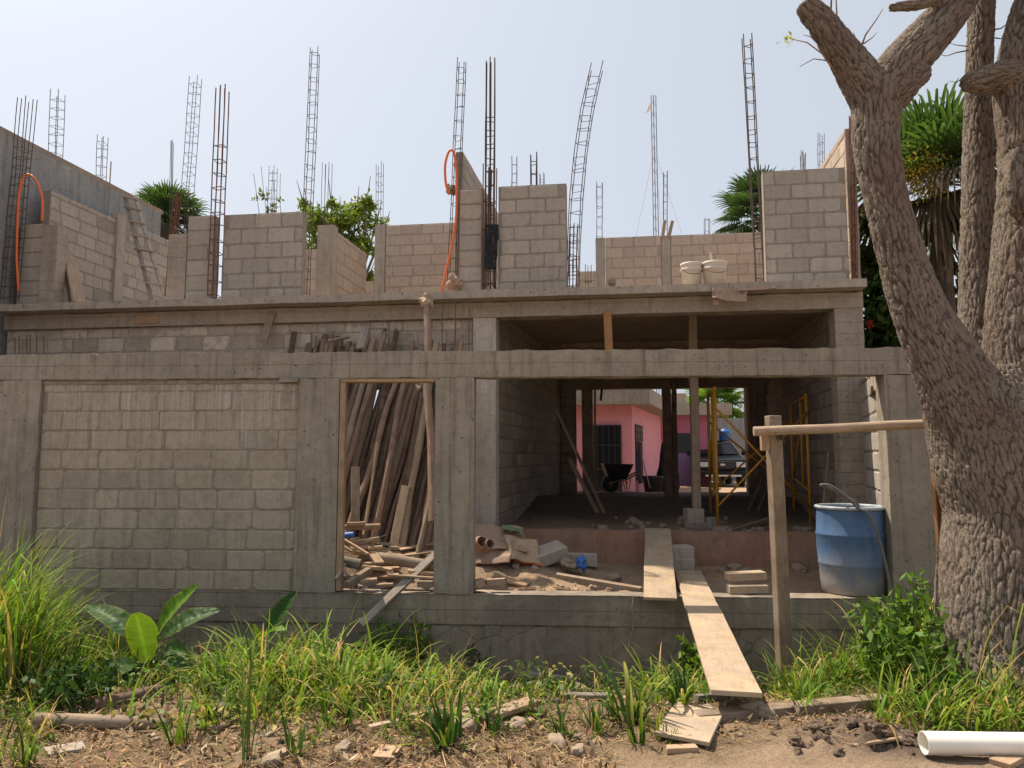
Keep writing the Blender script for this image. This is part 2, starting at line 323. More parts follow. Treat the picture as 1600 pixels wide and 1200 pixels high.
M_ = dict(
 wallc=concrete('front_concrete', (.375, .318, .25), (.25, .212, .17), .9, 0),
 beamc=concrete('beam_concrete', (.38, .325, .258), (.26, .222, .178), .95, 1),
 plinth=concrete('plinth_concrete', (.34, .285, .22), (.23, .19, .15), .7, 1, stain=.5),
 basec=concrete('base_render', (.33, .275, .215), (.215, .178, .142), .6, cracks=.7, stain=.35),
 slabc=concrete('slab_concrete', (.42, .36, .29), (.33, .28, .23), .5),
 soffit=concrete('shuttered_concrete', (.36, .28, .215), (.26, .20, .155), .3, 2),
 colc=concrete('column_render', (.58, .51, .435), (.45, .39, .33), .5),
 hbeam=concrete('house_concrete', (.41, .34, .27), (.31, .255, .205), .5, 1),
 redc=concrete('red_stained_concrete', (.36, .175, .12), (.31, .215, .16), .5),
 neigh=concrete('neighbour_render', (.33, .325, .31), (.25, .25, .245), .8),
 fblock=block('front_block', (.45, .38, .29), (.405, .345, .265), (.315, .255, .195), (.41, .325, .24), .5, .4, 1),
 ublock=block('grey_block', (.43, .375, .315), (.37, .335, .295), (.285, .245, .205), (.42, .345, .28), .25),
 pblock=block('pink_block', (.50, .40, .325), (.455, .355, .285), (.37, .295, .24), (.47, .36, .285), .2),
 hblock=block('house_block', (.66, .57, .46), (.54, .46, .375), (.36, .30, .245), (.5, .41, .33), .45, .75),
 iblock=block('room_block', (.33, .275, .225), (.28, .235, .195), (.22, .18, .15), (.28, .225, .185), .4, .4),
 pole=wood('weathered_pole', (.25, .16, .115), (.115, .072, .053), 1.2, .9, .2, .6),
 wraw=wood('raw_timber', (.42, .285, .175), (.32, .20, .115), .8, .8, .3, .25),
 wold=wood('old_timber', (.36, .265, .185), (.24, .17, .12), 1., .85, .3, .35),
 wgrey=wood('grey_timber', (.33, .285, .235), (.22, .185, .155), 1., .9, .2, .35),
 wboard=wood('dusty_board', (.47, .345, .225), (.40, .285, .175), .7, .85, .4, .14, .6),
 worange=wood('orange_timber', (.40, .20, .085), (.32, .15, .065), .6, .7, 0, .1),
 rebar=plain('rusty_rebar', (.12, .085, .07), .8, .2, .5, 30, .2, .3, (.075, .06, .06)),
 rebarred=plain('red_rust_rebar', (.20, .09, .055), .85, .1, .5, 30, .2, .3, (.11, .055, .04)),
 hose=plain('orange_conduit', (.74, .15, .035), .5, 0, .15, 20, .1),
 black=plain('black_rubber', (.035, .033, .033), .6, 0, .4, 20, .1),
 greyhose=plain('grey_hose', (.16, .14, .125), .6, 0, .4, 20, .1),
 yellow=plain('yellow_paint', (.56, .27, .025), .5, 0, .4, 14, .1, .4, (.42, .2, .03)),
 white=plain('chalky_white_plastic', (.62, .56, .48), .6, 0, .45, 14, .1, .4, (.5, .42, .34)),
 rimp=plain('worn_rim_plastic', (.30, .38, .46), .5, 0, .4, 12, .1, .4, (.45, .44, .42)),
 pvc=plain('white_pvc', (.80, .76, .68), .4, 0, .18, 5, .03, .5),
 cloth=plain('sack_cloth', (.34, .235, .17), .95, 0, .4, 30, .5),
 dark=plain('dark_cloth', (.022, .022, .03), .95, 0, .4, 20, .5, .2, (.03, .035, .032)),
 stone=plain('stone', (.33, .255, .19), .95, 0, .6, 12, .6, .2, (.24, .18, .13)),
 grime=plain('brick_stone', (.33, .22, .16), .95, 0, .5, 12, .5),
 pink=plain('pink_paint', (.80, .35, .38), .85, 0, .45, 2.5, .1, .2, (.70, .31, .36)),
 magenta=plain('magenta_paint', (.42, .14, .22), .85, 0, .25, 2.5, .1),
 purple=plain('purple_paint', (.17, .12, .24), .85, 0, .25, 2.5, .1),
 glass=plain('dark_glass', (.02, .022, .025), .2, 0, .1, 4, 0, .3),
 carpaint=plain('black_car_paint', (.013, .014, .016), .5, .0, .3, 6, 0, .18),
 chrome=plain('chrome', (.6, .6, .58), .25, .9, .1, 6, 0),
 bluep=plain('blue_plastic', (.04, .16, .48), .5, 0, .3, 10, .1),
 green=plain('green_sheet', (.13, .20, .10), .8, 0, .4, 10, .2),
 mud=plain('dark_mud', (.115, .082, .06), .95, 0, .6, 20, .8, .2, (.16, .115, .085)),
 palmtrunk=plain('palm_trunk', (.16, .125, .1), .95, 0, .6, 16, .8),
 leaf=leafy('leaf'), grass=leafy('grass_blade', .7, .32), straw=leafy('straw', .8, .1),
 soil=ground_mat(),
)
def drum_mat():
    g = G('faded_blue_plastic'); v = g.coord(); n1 = g.noise(v, 3, 6, .65, .5); n2 = g.noise(g.coord(scale=(6, 6, .8)), 3, 5, .7); n3 = g.noise(v, 40, 4, .7)
    sx = g.n('ShaderNodeSeparateXYZ'); g.t.links.new(g.coord(), sx.inputs[0])
    h = g.math('ADD', sx.outputs[2], g.math('MULTIPLY', g.math('SUBTRACT', n1, .5), .55)); h = g.math('ADD', h, g.math('MULTIPLY', g.math('SUBTRACT', n2, .5), .35))
    c = g.mix(g.ramp(n2, [(.35, 0), (.7, 1)]), (.045, .115, .25), (.075, .16, .30))
    left = g.ramp(g.math('ADD', sx.outputs[0], g.math('MULTIPLY', n1, .12)), [(0, .75), (.02, .0)])
    c = g.mix(g.ramp(h, [(.04, .8), (.16, .5), (.48, .04)]), c, g.mix(g.ramp(n1, [(.4, 0), (.6, 1)]), (.40, .335, .26), (.33, .29, .25)))
    c = g.mix(g.ramp(n3, [(.55, 0), (.75, .35)]), c, (.4, .34, .28))
    return g.fin(c, .55, g.bump(n3, .15, .005), 0, .4)
M_['drum'] = drum_mat()
def bark_mat():
    g = G('furrowed_bark'); at = g.sep(g.attr()); v = g.coord(); n1 = g.noise(v, 2.2, 6, .6); n2 = g.noise(v, 22, 6, .75); n3 = g.noise(g.coord(scale=(1, 1, .35)), 55, 4, .75)
    c = g.mix(g.ramp(n1, [(.35, 0), (.65, 1)]), (.33, .27, .218), (.275, .212, .163))
    c = g.mix(g.ramp(n2, [(.5, 0), (.72, .6)]), c, (.44, .385, .325))
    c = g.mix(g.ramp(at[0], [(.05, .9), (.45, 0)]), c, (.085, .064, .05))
    c = g.mix(.7, c, g.ramp(n3, [(.25, .55), (.5, 1), (.8, 1.25)]), 'MULTIPLY')
    c = g.mix(g.math('MULTIPLY', at[1], g.ramp(n2, [(.35, 0), (.6, .7)])), c, (.20, .11, .085))
    return g.fin(c, .95, g.bump(g.math('ADD', n2, g.math('MULTIPLY', n3, 1.4)), 1., .03))
M_['bark'] = bark_mat()
# ---------------- ground: one sheet, fine near the site, out to the horizon ----------------
def axis(segs):
    out = []
    for a, b, s in segs: out += list(np.arange(a, b, s))
    return np.array(out+[segs[-1][1]])
gx = axis([(-900, -100, 160), (-100, -20, 16), (-20, -9, 1.), (-9, -6.2, .15), (-6.2, 5.6, .04), (5.6, 9, .2), (9, 30, 2), (30, 100, 14), (100, 900, 160)])
gy = axis([(-60, -6, 9), (-6, 2.2, .4), (2.2, 8, .032), (8, 10.6, .05), (10.6, 19, .12), (19, 40, 1.5), (40, 120, 16), (120, 1600, 250)])
XX, YY = np.meshgrid(gx, gy); ZZ = gz(XX, YY)
nearm = ((XX > -8) & (XX < 7) & (YY > 2.2) & (YY < 10.5))
ZZ = ZZ+nearm*(.012*fbm(XX*16, YY*16, 2))
YF = YY+.06*XX
litter = sst(3.75, 4.3, YY+.25*fbm(XX*1.2, YY*1.2)-.45*sst(.8, 2.2, XX))*(1-sst(7.5, 7.7, YF))
litter = np.clip(np.maximum(litter, (1-sst(.2, 1.1, XX))*sst(2.4, 3.2, YY)*(1-sst(7.5, 7.7, YF)))*(.9+.7*fbm(XX*2.1, YY*2.1)), 0, 1)
under = np.clip(sst(4.9, 5.6, YF+.5*fbm(XX*1.7, YY*1.7)-.7*sst(2, 3.4, XX))*(1-sst(7.5, 7.7, YF)), 0, 1)*(.55+.6*fbm(XX*3, YY*3))
clod = np.exp(-((XX-2.25)/.5)**2-((YY-4.27)/.25)**2)+sst(9.7, 9.9, YY+.14*XX)*(1-sst(17, 18, YY))*(.35+.6*sst(10.6, 12., YY+.14*XX))  # dug clods, plus interior gloom painted into the room floor, deeper towards the back
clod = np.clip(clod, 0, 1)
gc = np.stack([litter, np.clip(under, 0, 1), clod, np.ones_like(clod)], -1).reshape(-1, 4)
ny, nx = XX.shape; I = np.arange(ny*nx).reshape(ny, nx)
Q = np.stack([I[:-1, :-1], I[:-1, 1:], I[1:, 1:], I[1:, :-1]], -1).reshape(-1, 4)
gnd = npmesh('ground', np.stack([XX, YY, ZZ], -1).reshape(-1, 3), Q, M_['soil'], col=gc, smooth=True); tag(gnd, kind='structure')

# ---------------- walls of real blocks with recessed joints ----------------
def block_wall(name, p0, p1, z0, z1, t, mat, parent, off=0., course=.205, blen=.405, steps=None, smear=0., joint=.019, label=None):
    p0 = Vector((*p0, z0)); p1 = Vector((*p1, z0)); M, L = along(p0, p1); H = z1-z0
    rr = random.Random(hash((round(p0.x, 2), round(p0.y, 2), round(z0, 2))) & 0xffff)
    mb = MB(); mort = (1, 1, .5, 1)
    hmax = lambda x: H if not steps else next((h for xe, h in steps if x <= xe), steps[-1][1])
    xs = [0]+([s[0] for s in steps[:-1]] if steps else [])+[L]
    for a, b in zip(xs[:-1], xs[1:]): mb.box(a, b, .007, t-.007, 0, hmax((a+b)/2), col=mort)
    for k in range(int(H/course)+1):
        za = k*course+joint/2; x = -off-(blen/2 if k % 2 else 0)-rr.uniform(0, .03)
        while x < L:
            bl = blen*rr.choice([1, 1, 1, 1, 1, 1, .62]) if rr.random() < .25 else blen
            a = max(x, 0)+joint/2; b = min(x+bl, L)-joint/2
            x += bl
            if b-a < .05: continue
            zb = min((k+1)*course-joint/2+rr.uniform(-.003, .003), hmax((a+b)/2)-.002)
            if zb-za < .04: continue
            tone = rr.gauss(1, .055); mixr = min(max(rr.gauss(.5, .3), 0), 1); mo = 0
            if rr.random() < smear: mo = rr.uniform(.35, .9)
            for side in (0, 1):
                fy = (lambda y: y) if side == 0 else (lambda y: t-y)
                j = lambda s=.004: rr.uniform(-s, s)
                dy = rr.uniform(-.004, .002); e = .010
                cc = [rr.uniform(.004, .02) if rr.random() < .7 else rr.uniform(.02, .05) for _ in range(4)]; mx = (a+b)/2; mz = (za+zb)/2
                pts = [(a+cc[0], za), ((a*2+b)/3, za+j()), ((a+b*2)/3, za+j()), (b-cc[1], za), (b, za+cc[1]*.7), (b+j(), mz), (b, zb-cc[2]*.7), (b-cc[2], zb), ((a+b*2)/3, zb+j(.003)), ((a*2+b)/3, zb+j(.003)), (a+cc[3], zb), (a, zb-cc[3]*.7), (a+j(), mz), (a, za+cc[0]*.7)]
                np_ = len(pts); o = [(x_+j(.002), fy(.0072), z_+j(.002)) for x_, z_ in pts]
                i_ = [(x_+(e if x_ < mx-.02 and x_ < a+.06 else -e if x_ > b-.06 else 0)+j(.002), fy(dy+j(.0015)), z_+(e if z_ < mz-.01 else -e if z_ > mz+.01 else 0)+j(.002)) for x_, z_ in pts]
                fs = [tuple(range(np_, 2*np_))]+[(q, (q+1) % np_, np_+(q+1) % np_, np_+q) for q in range(np_)]
                if side: fs = [tuple(reversed(f)) for f in fs]
                mb.add(o+i_, fs, (tone, mo, mixr, 1))
    o = mb.build(name, mat, parent, M, attr=True)
    if label: o['label'] = label
    return o
def rough_box(name, p0, p1, z0, z1, t, mat, parent, amp=.006, step=.12, bevel=.006, label=None, topamp=None):
    """a cast block between two plan points with slightly uneven arrises (thickness to the left of p0->p1)"""
    M, L = along((*p0, z0), (*p1, z0)); H = z1-z0
    n = max(2, int(L/step)); m = max(2, int(H/step)); ta = amp if topamp is None else topamp
    mb = MB(); g = lambda: random.uniform(-amp, amp); vs = []; fs = []
    def sheet(fn, a, b):
        base = len(vs)
        for i in range(a+1):
            for k in range(b+1): vs.append(fn(i/a, k/b))
        for i in range(a):
            for k in range(b):
                q = base+i*(b+1)+k; fs.append((q, q+b+1, q+b+2, q+1))
    sd = random.uniform(0, 99)
    def wob(x, y, z): return Vector((noise.noise((x*6+sd, y*6, z*6)), noise.noise((x*6, y*6+sd, z*6)), noise.noise((x*7, y*6, z*7+sd))))*amp*1.6
    def P(x, y, z):
        w = wob(x, y, z); zz = z+w.z*(ta/amp if z > H-.001 else 1); xx = x+w.x*.6 if 0 < x < L else x+w.x*.4
        return (xx, y+w.y, zz)
    sheet(lambda u, v: P(u*L, 0, v*H), n, m); sheet(lambda u, v: P((1-u)*L, t, v*H), n, m)
    sheet(lambda u, v: P(u*L, v*t, H), n, 2); sheet(lambda u, v: P(u*L, (1-v)*t, 0), n, 2)
    sheet(lambda u, v: P(0, (1-u)*t, v*H), 2, m); sheet(lambda u, v: P(L, u*t, v*H), 2, m)
    mb.add(vs, fs); o = mb.build(name, mat, parent, M)
    if label: o['label'] = label
    return o
def line(pl, x, d=0.):                    # plan point on a plane at X=x, moved d metres away from the camera
    c = 1/math.hypot(1, pl[1]); return (x-pl[1]*d*c, pl[0]+pl[1]*x+d*c)
def X(px, py, pl): return on(px, py, pl).x
def Z(px, py, pl): return on(px, py, pl).z

# ---------------- street boundary wall ----------------
bw = thing('boundary_wall', 'unfinished street wall of grey concrete columns, beam and block infill in front of the house', 'wall', (*line(FRONT, -9.2), -.6), math.atan(-.06))
XL, XR = -9.2, 5.3
zt = Z(800, 929, FRONT); zb0, zb1 = Z(1000, 588, FRONT), Z(1000, 546, FRONT)
rough_box('plinth_beam', line(FRONT, XL), line(FRONT, XR), zt-.30, zt, .24, M_['plinth'], bw, .006, .1)
rough_box('base_wall', line(FRONT, XL, .012), line(FRONT, XR, .012), -1.0, zt-.302, .22, M_['basec'], bw, .012, .12)
rough_box('top_beam', line(FRONT, XL, .0), line(FRONT, XR, .0), zb0, zb1, .20, M_['beamc'], bw, .006, .08, topamp=.010)
colx = [(X(3, 700, FRONT), X(62, 700, FRONT)), (X(467, 700, FRONT), X(531, 700, FRONT)), (X(682, 700, FRONT), X(743, 700, FRONT)), (X(1389, 700, FRONT), X(1470, 700, FRONT))]
for i, (a, b) in enumerate(colx):
    rough_box('column', line(FRONT, a, -.004), line(FRONT, b, -.004), zt+.003, zb0-.003, .20, M_['wallc'], bw, .005, .1,
              label='concrete column beside the %s' % ['left end of the block panel', 'narrow opening, on its left', 'narrow and wide openings, between them', 'wide opening, behind the big tree'][i])
for (a, b) in ((colx[0][1], colx[1][0]), (XL, colx[0][0]), (colx[3][1], XR)):
    block_wall('block_panel', line(FRONT, a+.002, .035), line(FRONT, b-.002, .035), zt+.002, zb0-.045, .13, M_['fblock'], bw, off=random.uniform(0, .3), joint=.012, smear=.12)
    rough_box('mortar_bed', line(FRONT, a+.002, .03), line(FRONT, b-.002, .03), zb0-.047, zb0-.002, .14, M_['wallc'], bw, .005)
# timber lintel board and jamb board of the narrow opening
M, L = along((*line(FRONT, colx[1][1]+.005, .01), zb0-.022), (*line(FRONT, colx[2][0]-.005, .01), zb0-.022))
m_ = MB(); m_.box(0, L, 0, .16, -.018, .018); m_.build('lintel_board', M_['wraw'], bw, M, bevel=.003)
M, L = along((*line(FRONT, colx[1][1]+.035, .05), zt+.02), (*line(FRONT, colx[1][1]+.035, .05), zb0-.045))
m_ = MB(); m_.box(0, L, -.03, .028, -.05, .05); m_.build('jamb_board', M_['wraw'], bw, M, bevel=.003)
# scrap stuck under the beam
m_ = MB(); m_.box(-.1, .1, -.06, .02, -.025, .025, jit=.006); m_.build('timber_offcut', M_['wgrey'], bw, T(*on(456, 594, FRONT)), bevel=.003)
def starter(px, y0, y1, tilt=0):
    p = on(px, y0, (FRONT[0]+.1, FRONT[1])); q = on(px+tilt, y1, (FRONT[0]+.1, FRONT[1])); q.y = p.y
    p.z = zb1-.03; m = MB(); m.tube([p, (p+q)/2+Vector((random.uniform(-.004, .004), 0, 0)), q], .0065, 6); m.build('starter_bar', M_['rebar'], bw, T(*p), world=True)
for px in (27, 34, 46, 51, 61, 72): starter(px, 552, 524+random.uniform(-2, 4))
for px, yt in ((489, 520), (497, 524), (509, 526), (523, 518)): starter(px, 548, yt)
for px, yt in ((693, 474), (713, 470), (735, 470)): starter(px, 547, yt, 1)
# side return wall on the right, running back to the house
sx0 = colx[3][0]+.03; y0_ = line(FRONT, sx0)[1]+.2
sx1 = X(1357, 700, HOUSE)-.04
block_wall('side_wall', (sx1, line(HOUSE, sx1)[1]-.01), (sx0, y0_), .0, zb0+.12, .14, M_['ublock'], bw, off=.1)
M, L = along((sx0-.03, y0_+.05, zb0-.12), (sx1-.08, line(HOUSE, sx1)[1]-.4, zb0-.12))
m_ = MB(); m_.box(0, L, -.012, .012, -.03, .03); m_.build('guide_board', M_['wold'], bw, M)

# ---------------- the two-storey house ----------------
hs = thing('unfinished_house', 'two storey grey block house under construction with open front room and bare roof slab', 'house', (-.18, 9.68, .1), math.atan(-.14))
zs1 = Z(800, 452, SLAB); zs0 = zs1-.10
sr = X(1357, 432, SLAB)
# roof slab with uneven front edge
m_ = MB(); n = 150; xs = np.linspace(-7.42, sr, n); top = []; vs = []; fs = []
for i, x in enumerate(xs):
    px_, py_ = line(SLAB, x, .012*noise.noise((x*1.7, 0, 0))+.006*noise.noise((x*9, 0, 0)))
    dz = .012*noise.noise((x*1.1, 3, 0))+.006*noise.noise((x*7, 5, 0))
    bx, by = px_+.17*8.2, py_+8.2
    vs += [(px_, py_, zs0+dz*.6), (px_-.0, py_, zs1+dz), (bx, by, zs1), (bx, by, zs0)]
for i in range(n-1):
    a = 4*i; b = a+4; fs += [(a, b, b+1, a+1), (a+1, b+1, b+2, a+2), (a+2, b+2, b+3, a+3), (a+3, b+3, b, a)]
fs += [(0, 1, 2, 3), (4*n-1, 4*n-2, 4*n-3, 4*n-4)]
m_.add(vs, fs); m_.build('roof_slab', M_['slabc'], hs, T(-.18, 9.5, zs1), world=True)
c1a, c1b = X(741, 700, HOUSE), X(777, 700, HOUSE); c2a, c2b = X(1311, 600, HOUSE), X(1356, 600, HOUSE)
zbm = Z(1000, 490, HOUSE)
rough_box('front_beam', line(HOUSE, -7.4, .0), line(HOUSE, c2b+.01, .0), zbm, zs0-.012, .24, M_['hbeam'], hs, .006, .1)
rough_box('column', line(HOUSE, c1a, -.006), line(HOUSE, c1b, -.006), .1, zbm-.004, .26, M_['colc'], hs, .006, .1, label='pale rendered column left of the open room')
rough_box('column', line(HOUSE, c2a, -.006), line(HOUSE, c2b, -.006), .1, zbm-.004, .26, M_['hbeam'], hs, .006, .1, label='grey column right of the open room')
# shuttered soffit over the room
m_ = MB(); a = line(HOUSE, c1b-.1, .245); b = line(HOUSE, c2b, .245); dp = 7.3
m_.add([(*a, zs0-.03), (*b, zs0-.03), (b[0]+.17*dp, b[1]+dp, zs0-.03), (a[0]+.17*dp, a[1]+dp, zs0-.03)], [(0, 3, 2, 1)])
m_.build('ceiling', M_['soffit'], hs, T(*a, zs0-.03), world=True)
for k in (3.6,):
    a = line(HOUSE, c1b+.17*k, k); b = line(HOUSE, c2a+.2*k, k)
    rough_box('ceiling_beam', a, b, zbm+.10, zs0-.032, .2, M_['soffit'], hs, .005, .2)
# floor kerb with red stain
rough_box('floor_kerb', line(HOUSE, c1a-.3, .02), line(HOUSE, c2b, .02), 0, Z(880, 829, HOUSE), .26, M_['redc'], hs, .008, .1)
# room walls
lw0 = line(HOUSE, c1b-.03, .26); lw1 = (lw0[0]+.215*6.2, lw0[1]+6.2)
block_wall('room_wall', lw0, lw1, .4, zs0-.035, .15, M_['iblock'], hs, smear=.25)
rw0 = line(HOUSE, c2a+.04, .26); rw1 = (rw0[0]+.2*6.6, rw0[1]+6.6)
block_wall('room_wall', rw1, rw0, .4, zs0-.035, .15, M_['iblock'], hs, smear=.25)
BACK = (15.95+.14*1.2, -.14)
zk = Z(1000, 607, BACK)
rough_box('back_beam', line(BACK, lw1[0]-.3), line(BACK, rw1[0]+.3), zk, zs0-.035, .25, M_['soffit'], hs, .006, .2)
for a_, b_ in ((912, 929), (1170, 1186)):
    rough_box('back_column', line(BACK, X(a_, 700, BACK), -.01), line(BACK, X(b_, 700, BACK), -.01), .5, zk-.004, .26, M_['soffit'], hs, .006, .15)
a = lw1[0]-.15; b = X(903, 700, BACK)
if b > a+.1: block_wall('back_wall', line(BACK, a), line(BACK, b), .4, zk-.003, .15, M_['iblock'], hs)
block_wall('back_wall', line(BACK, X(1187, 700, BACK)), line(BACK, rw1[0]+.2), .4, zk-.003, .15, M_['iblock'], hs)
m_ = MB()
M, L = along(on(931, 605, BACK)+Vector((0, -.12, 0)), on(931, 770, BACK)+Vector((0, -.12, 0))); m_.box(0, L, -.02, .02, -.02, .02); m_.build('door_frame', M_['wraw'], hs, M)
M, L = along(on(1169, 605, BACK)+Vector((0, -.12, 0)), on(1170, 762, BACK)+Vector((0, -.12, 0))); m_ = MB(); m_.box(0, L, -.03, .03, -.02, .02); m_.build('door_frame', M_['wraw'], hs, M)
# ground floor street wall left of the room (behind the poles), with a small window hole
HW = (HOUSE[0]+.08, HOUSE[1]); wa, wb = X(578, 630, HW), X(608, 630, HW); wz0, wz1 = Z(590, 657, HW), Z(590, 608, HW)
for a, b, z0, z1 in ((-7.4, wa, .2, zbm-.003), (wb, c1a-.002, .2, zbm-.003), (wa+.002, wb-.002, .2, wz0), (wa+.002, wb-.002, wz1, zbm-.003)):
    block_wall('street_wall', line(HW, a), line(HW, b), z0, z1, .15, M_['hblock'], hs, off=(.13 if a < -6 else .0), smear=.42, joint=.016)
# plaster smears and the broken patch under the slab
for px, py, w, h in ((235, 498, .36, .10),):
    p = on(px, py, (HOUSE[0]-.012, HOUSE[1])); m_ = MB(); m_.box(-w/2, w/2, -.012, .02, -h/2, h/2, jit=.03); m_.build('patch_board', M_['wraw'], hs, T(*p) @ Matrix.Rotation(math.atan(-.14), 4, 'Z'), bevel=.01)

# upper storey: unfinished walls standing on the slab
def uwall(x0, x1, ytop, pl=UP, t=.14, mat='ublock', off=0., yref=None, label=None, blen=.405):
    a = X(x0, 400, pl); b = X(x1, 400, pl); zt_ = Z((x0+x1)/2, ytop, pl); k = round((zt_-zs1)/.205)
    return block_wall('upper_wall', line(pl, a), line(pl, b), zs1+.004, zs1+.004+k*(zt_-zs1)/k, t, M_[mat], hs, off=off, course=(zt_-zs1)/k, label=label, blen=blen)
def ucol(x0, x1, ytop, pl=UP, d=-.006, t=.16, mat='hbeam'):
    a = X(x0, 400, pl); b = X(x1, 400, pl)
    return rough_box('tie_column', line(pl, a, d), line(pl, b, d), zs1+.004, Z((x0+x1)/2, ytop, pl), t, M_[mat], hs, .006, .1)
uwall(33, 70, 351, off=.0, blen=3.); ucol(70.5, 94, 353, d=-.03, t=.2)
ucol(266, 294, 366); uwall(294.5, 336, 338, blen=3.); uwall(351, 475, 334, off=.11)
uwall(720, 756, 296, off=.0, blen=3., label='one block wide pier beside the rebar cage with the dark cloth'); uwall(781, 888, 289.5, off=.16)
uwall(1199, 1329, 264.5, off=.05, label='tall grey block pier at the right end of the roof slab')
DEEP = (13.3, -.14); MIDP = (11.2, -.14)
ucol(498, 523, 352, MIDP, mat='slabc', t=.2)
a = line(MIDP, X(520, 400, MIDP), .02); zz = Z(522, 356, MIDP); block_wall('upper_wall', a, (a[0]+.17*1.55, a[1]+1.55), zs1, zz, .14, M_['pblock'], hs, off=.05)
uwall(468, 497, 390, DEEP, mat='pblock')
ucol(588, 604, 351, DEEP, mat='slabc', t=.2); uwall(604.5, 711, 350.5, DEEP, mat='pblock', off=.1); uwall(560, 588, 440, DEEP, mat='pblock')
DP2 = (14.1, -.14)
ucol(933, 948, 372, DP2, mat='pblock' if 0 else 'slabc', t=.17); uwall(948.5, 1036, 370, DP2, mat='pblock', off=.05); ucol(1036.5, 1050, 368, DP2, mat='slabc'); uwall(1050.5, 1205, 365, DP2, mat='pblock', off=.2); uwall(905, 932.5, 424, DP2, mat='pblock')
# tall cross wall above the pier, and the tall wall on the right side
MW = (10.2, -.14); a = line(MW, X(713, 300, MW)); zz = Z(718, 237, MW)
w_ = block_wall('cross_wall', (a[0]+.12, a[1]), (a[0]+.12+.17*3.3, a[1]+3.3), zs1, zz, .12, M_['ublock'], hs, off=.1)
RW = (10.0, -.14); a = line(RW, X(1326, 300, RW)); zz = Z(1324, 201, RW)
block_wall('cross_wall', (a[0]+.17*4.6, a[1]+4.6), a, zs1, zz, .13, M_['pblock'], hs, off=.1)
# side wall along the left edge of the roof
a = (-7.06, 11.05); zz = Z(100, 303, (a[1], 0))
L_ = math.hypot(.17*3.0, 3.0); bl = (a[0]+.17*3.0, a[1]+3.0)
block_wall('side_wall', a, bl, zs1, zs1+1.98, .14, M_['ublock'], hs, off=.2, smear=.1, steps=[(1.5, 1.92), (L_+.5, 1.98)], label='long side wall on the left edge of the roof slab')
q = (a[0]+.05+.17*1.4, a[1]+1.4); rough_box('tie_column', (q[0]+.0, q[1]), (q[0]+.17*.2, q[1]+.2), zs1, zs1+2.03, .15, M_['slabc'], hs, .006)

# ---------------- reinforcing cages (cast into the house, so its parts) ----------------
def cage(pts, w, d=None, bars=4, sp=.17, s0=0., s1=1e9, r=.006, mat='rebar', spread=0., lbl=None, M=None, ext=.12):
    """pts: world polyline bottom->top; stirrups every sp between s0 and s1 along it"""
    d = d or w; pts = [Vector(p) for p in pts]; mb = MB()
    off = [(-w/2, -d/2), (w/2, -d/2), (w/2, d/2), (-w/2, d/2)]
    if bars == 6: off += [(0, -d/2), (0, d/2)]
    seg = [0]; 
    for a, b in zip(pts[:-1], pts[1:]): seg.append(seg[-1]+(b-a).length)
    L = seg[-1]; yaw = Matrix.Rotation(random.uniform(-.16, .16)-.12, 3, 'Z')
    def at(s):
        s = min(max(s, 0), L)
        for i in range(len(pts)-1):
            if s <= seg[i+1]+1e-9: return pts[i].lerp(pts[i+1], (s-seg[i])/max(1e-6, seg[i+1]-seg[i]))
        return pts[-1]
    twist = random.uniform(-.12, .12)
    def corner(o, s):
        k = 1+spread*max(0, s-L*.6)/L; tw = Matrix.Rotation(twist*s/L, 3, 'Z')
        return at(s)+yaw @ tw @ Vector((o[0]*k, o[1]*k, 0))
    for o in off:
        top = L-random.uniform(0, .10); ph = random.uniform(0, 9)
        mb.tube([corner(o, top*t/10)+Vector((noise.noise((ph, t*.4, 0)), noise.noise((ph, 0, t*.4)), 0))*.012 for t in range(11)], r, 6)
    s = max(s0, .03)
    while s < min(s1, L-ext):
        tl = random.uniform(-.02, .02); cs = [corner(o, s+random.uniform(-.014, .014)+tl*i) for i, o in enumerate(off[:4])]
        mb.tube(cs+[cs[0]+Vector((random.uniform(.0, .02), 0, 0))], r*.72, 5); s += sp*random.uniform(.93, 1.07)
    o = mb.build('rebar_cage', M_[mat], hs, T(*pts[0]), world=True)
    if lbl: o['label'] = lbl
    return o
def pxs(pl, *pp):
    out = [on(a, b, pl) for a, b in pp]
    y = out[0]
    return out
def vcage(pl, top, bot, wpx, **k):
    a = on(*bot, pl); b = on(*top, pl); b.y = a.y+(b.x-a.x)*pl[1]
    w = wpx/F*a.y
    if a.z < zs1-.02: a.z = zs1-.02
    return cage([a, (a*2+b)/3, (a+b*2)/3, b], w*.72, **k)
vcage((9.72, -.14), (47, 150), (18, 470), 24, bars=6, sp=.15, s1=2.35, spread=.25, lbl='cage of rusty bars with an orange hose at the far left')
vcage((12.2, -.14), (94, 140), (84, 440), 20, sp=.17)
vcage((13.2, -.14), (164, 211), (156, 420), 15, sp=.17)
vcage((13.0, -.14), (309, 117), (288, 420), 19, sp=.20, lbl='tall leaning cage above the palm on the left')
vcage(UP, (351, 132), (338, 464), 21, bars=6, sp=.20, s1=2.35, mat='rebarred', r=.009, lbl='thick rust red cage between two short block walls')
vcage((10.3, -.14), (495, 74), (478, 462), 17, sp=.195, lbl='tallest thin cage left of the middle, with the green tree behind')
vcage((16, -.14), (430, 260), (424, 420), 13, sp=.2)
vcage((14, -.14), (514, 254), (510, 420), 16, bars=6, sp=.2, s1=1.3)
vcage((15.5, -.14), (596, 252), (595, 400), 12, sp=.2)
vcage((10.1, -.14), (724, 90), (708, 452), 16, sp=.2, lbl='tall thin cage beside the orange hose')
vcage(UP, (769, 92), (767, 450), 19, bars=6, sp=.2, s1=2.4, r=.009, lbl='thick dark cage with a rag tied to it')
vcage(UP, (768, 258), (766, 450), 25, bars=6, sp=.4, r=.008, mat='rebarred')
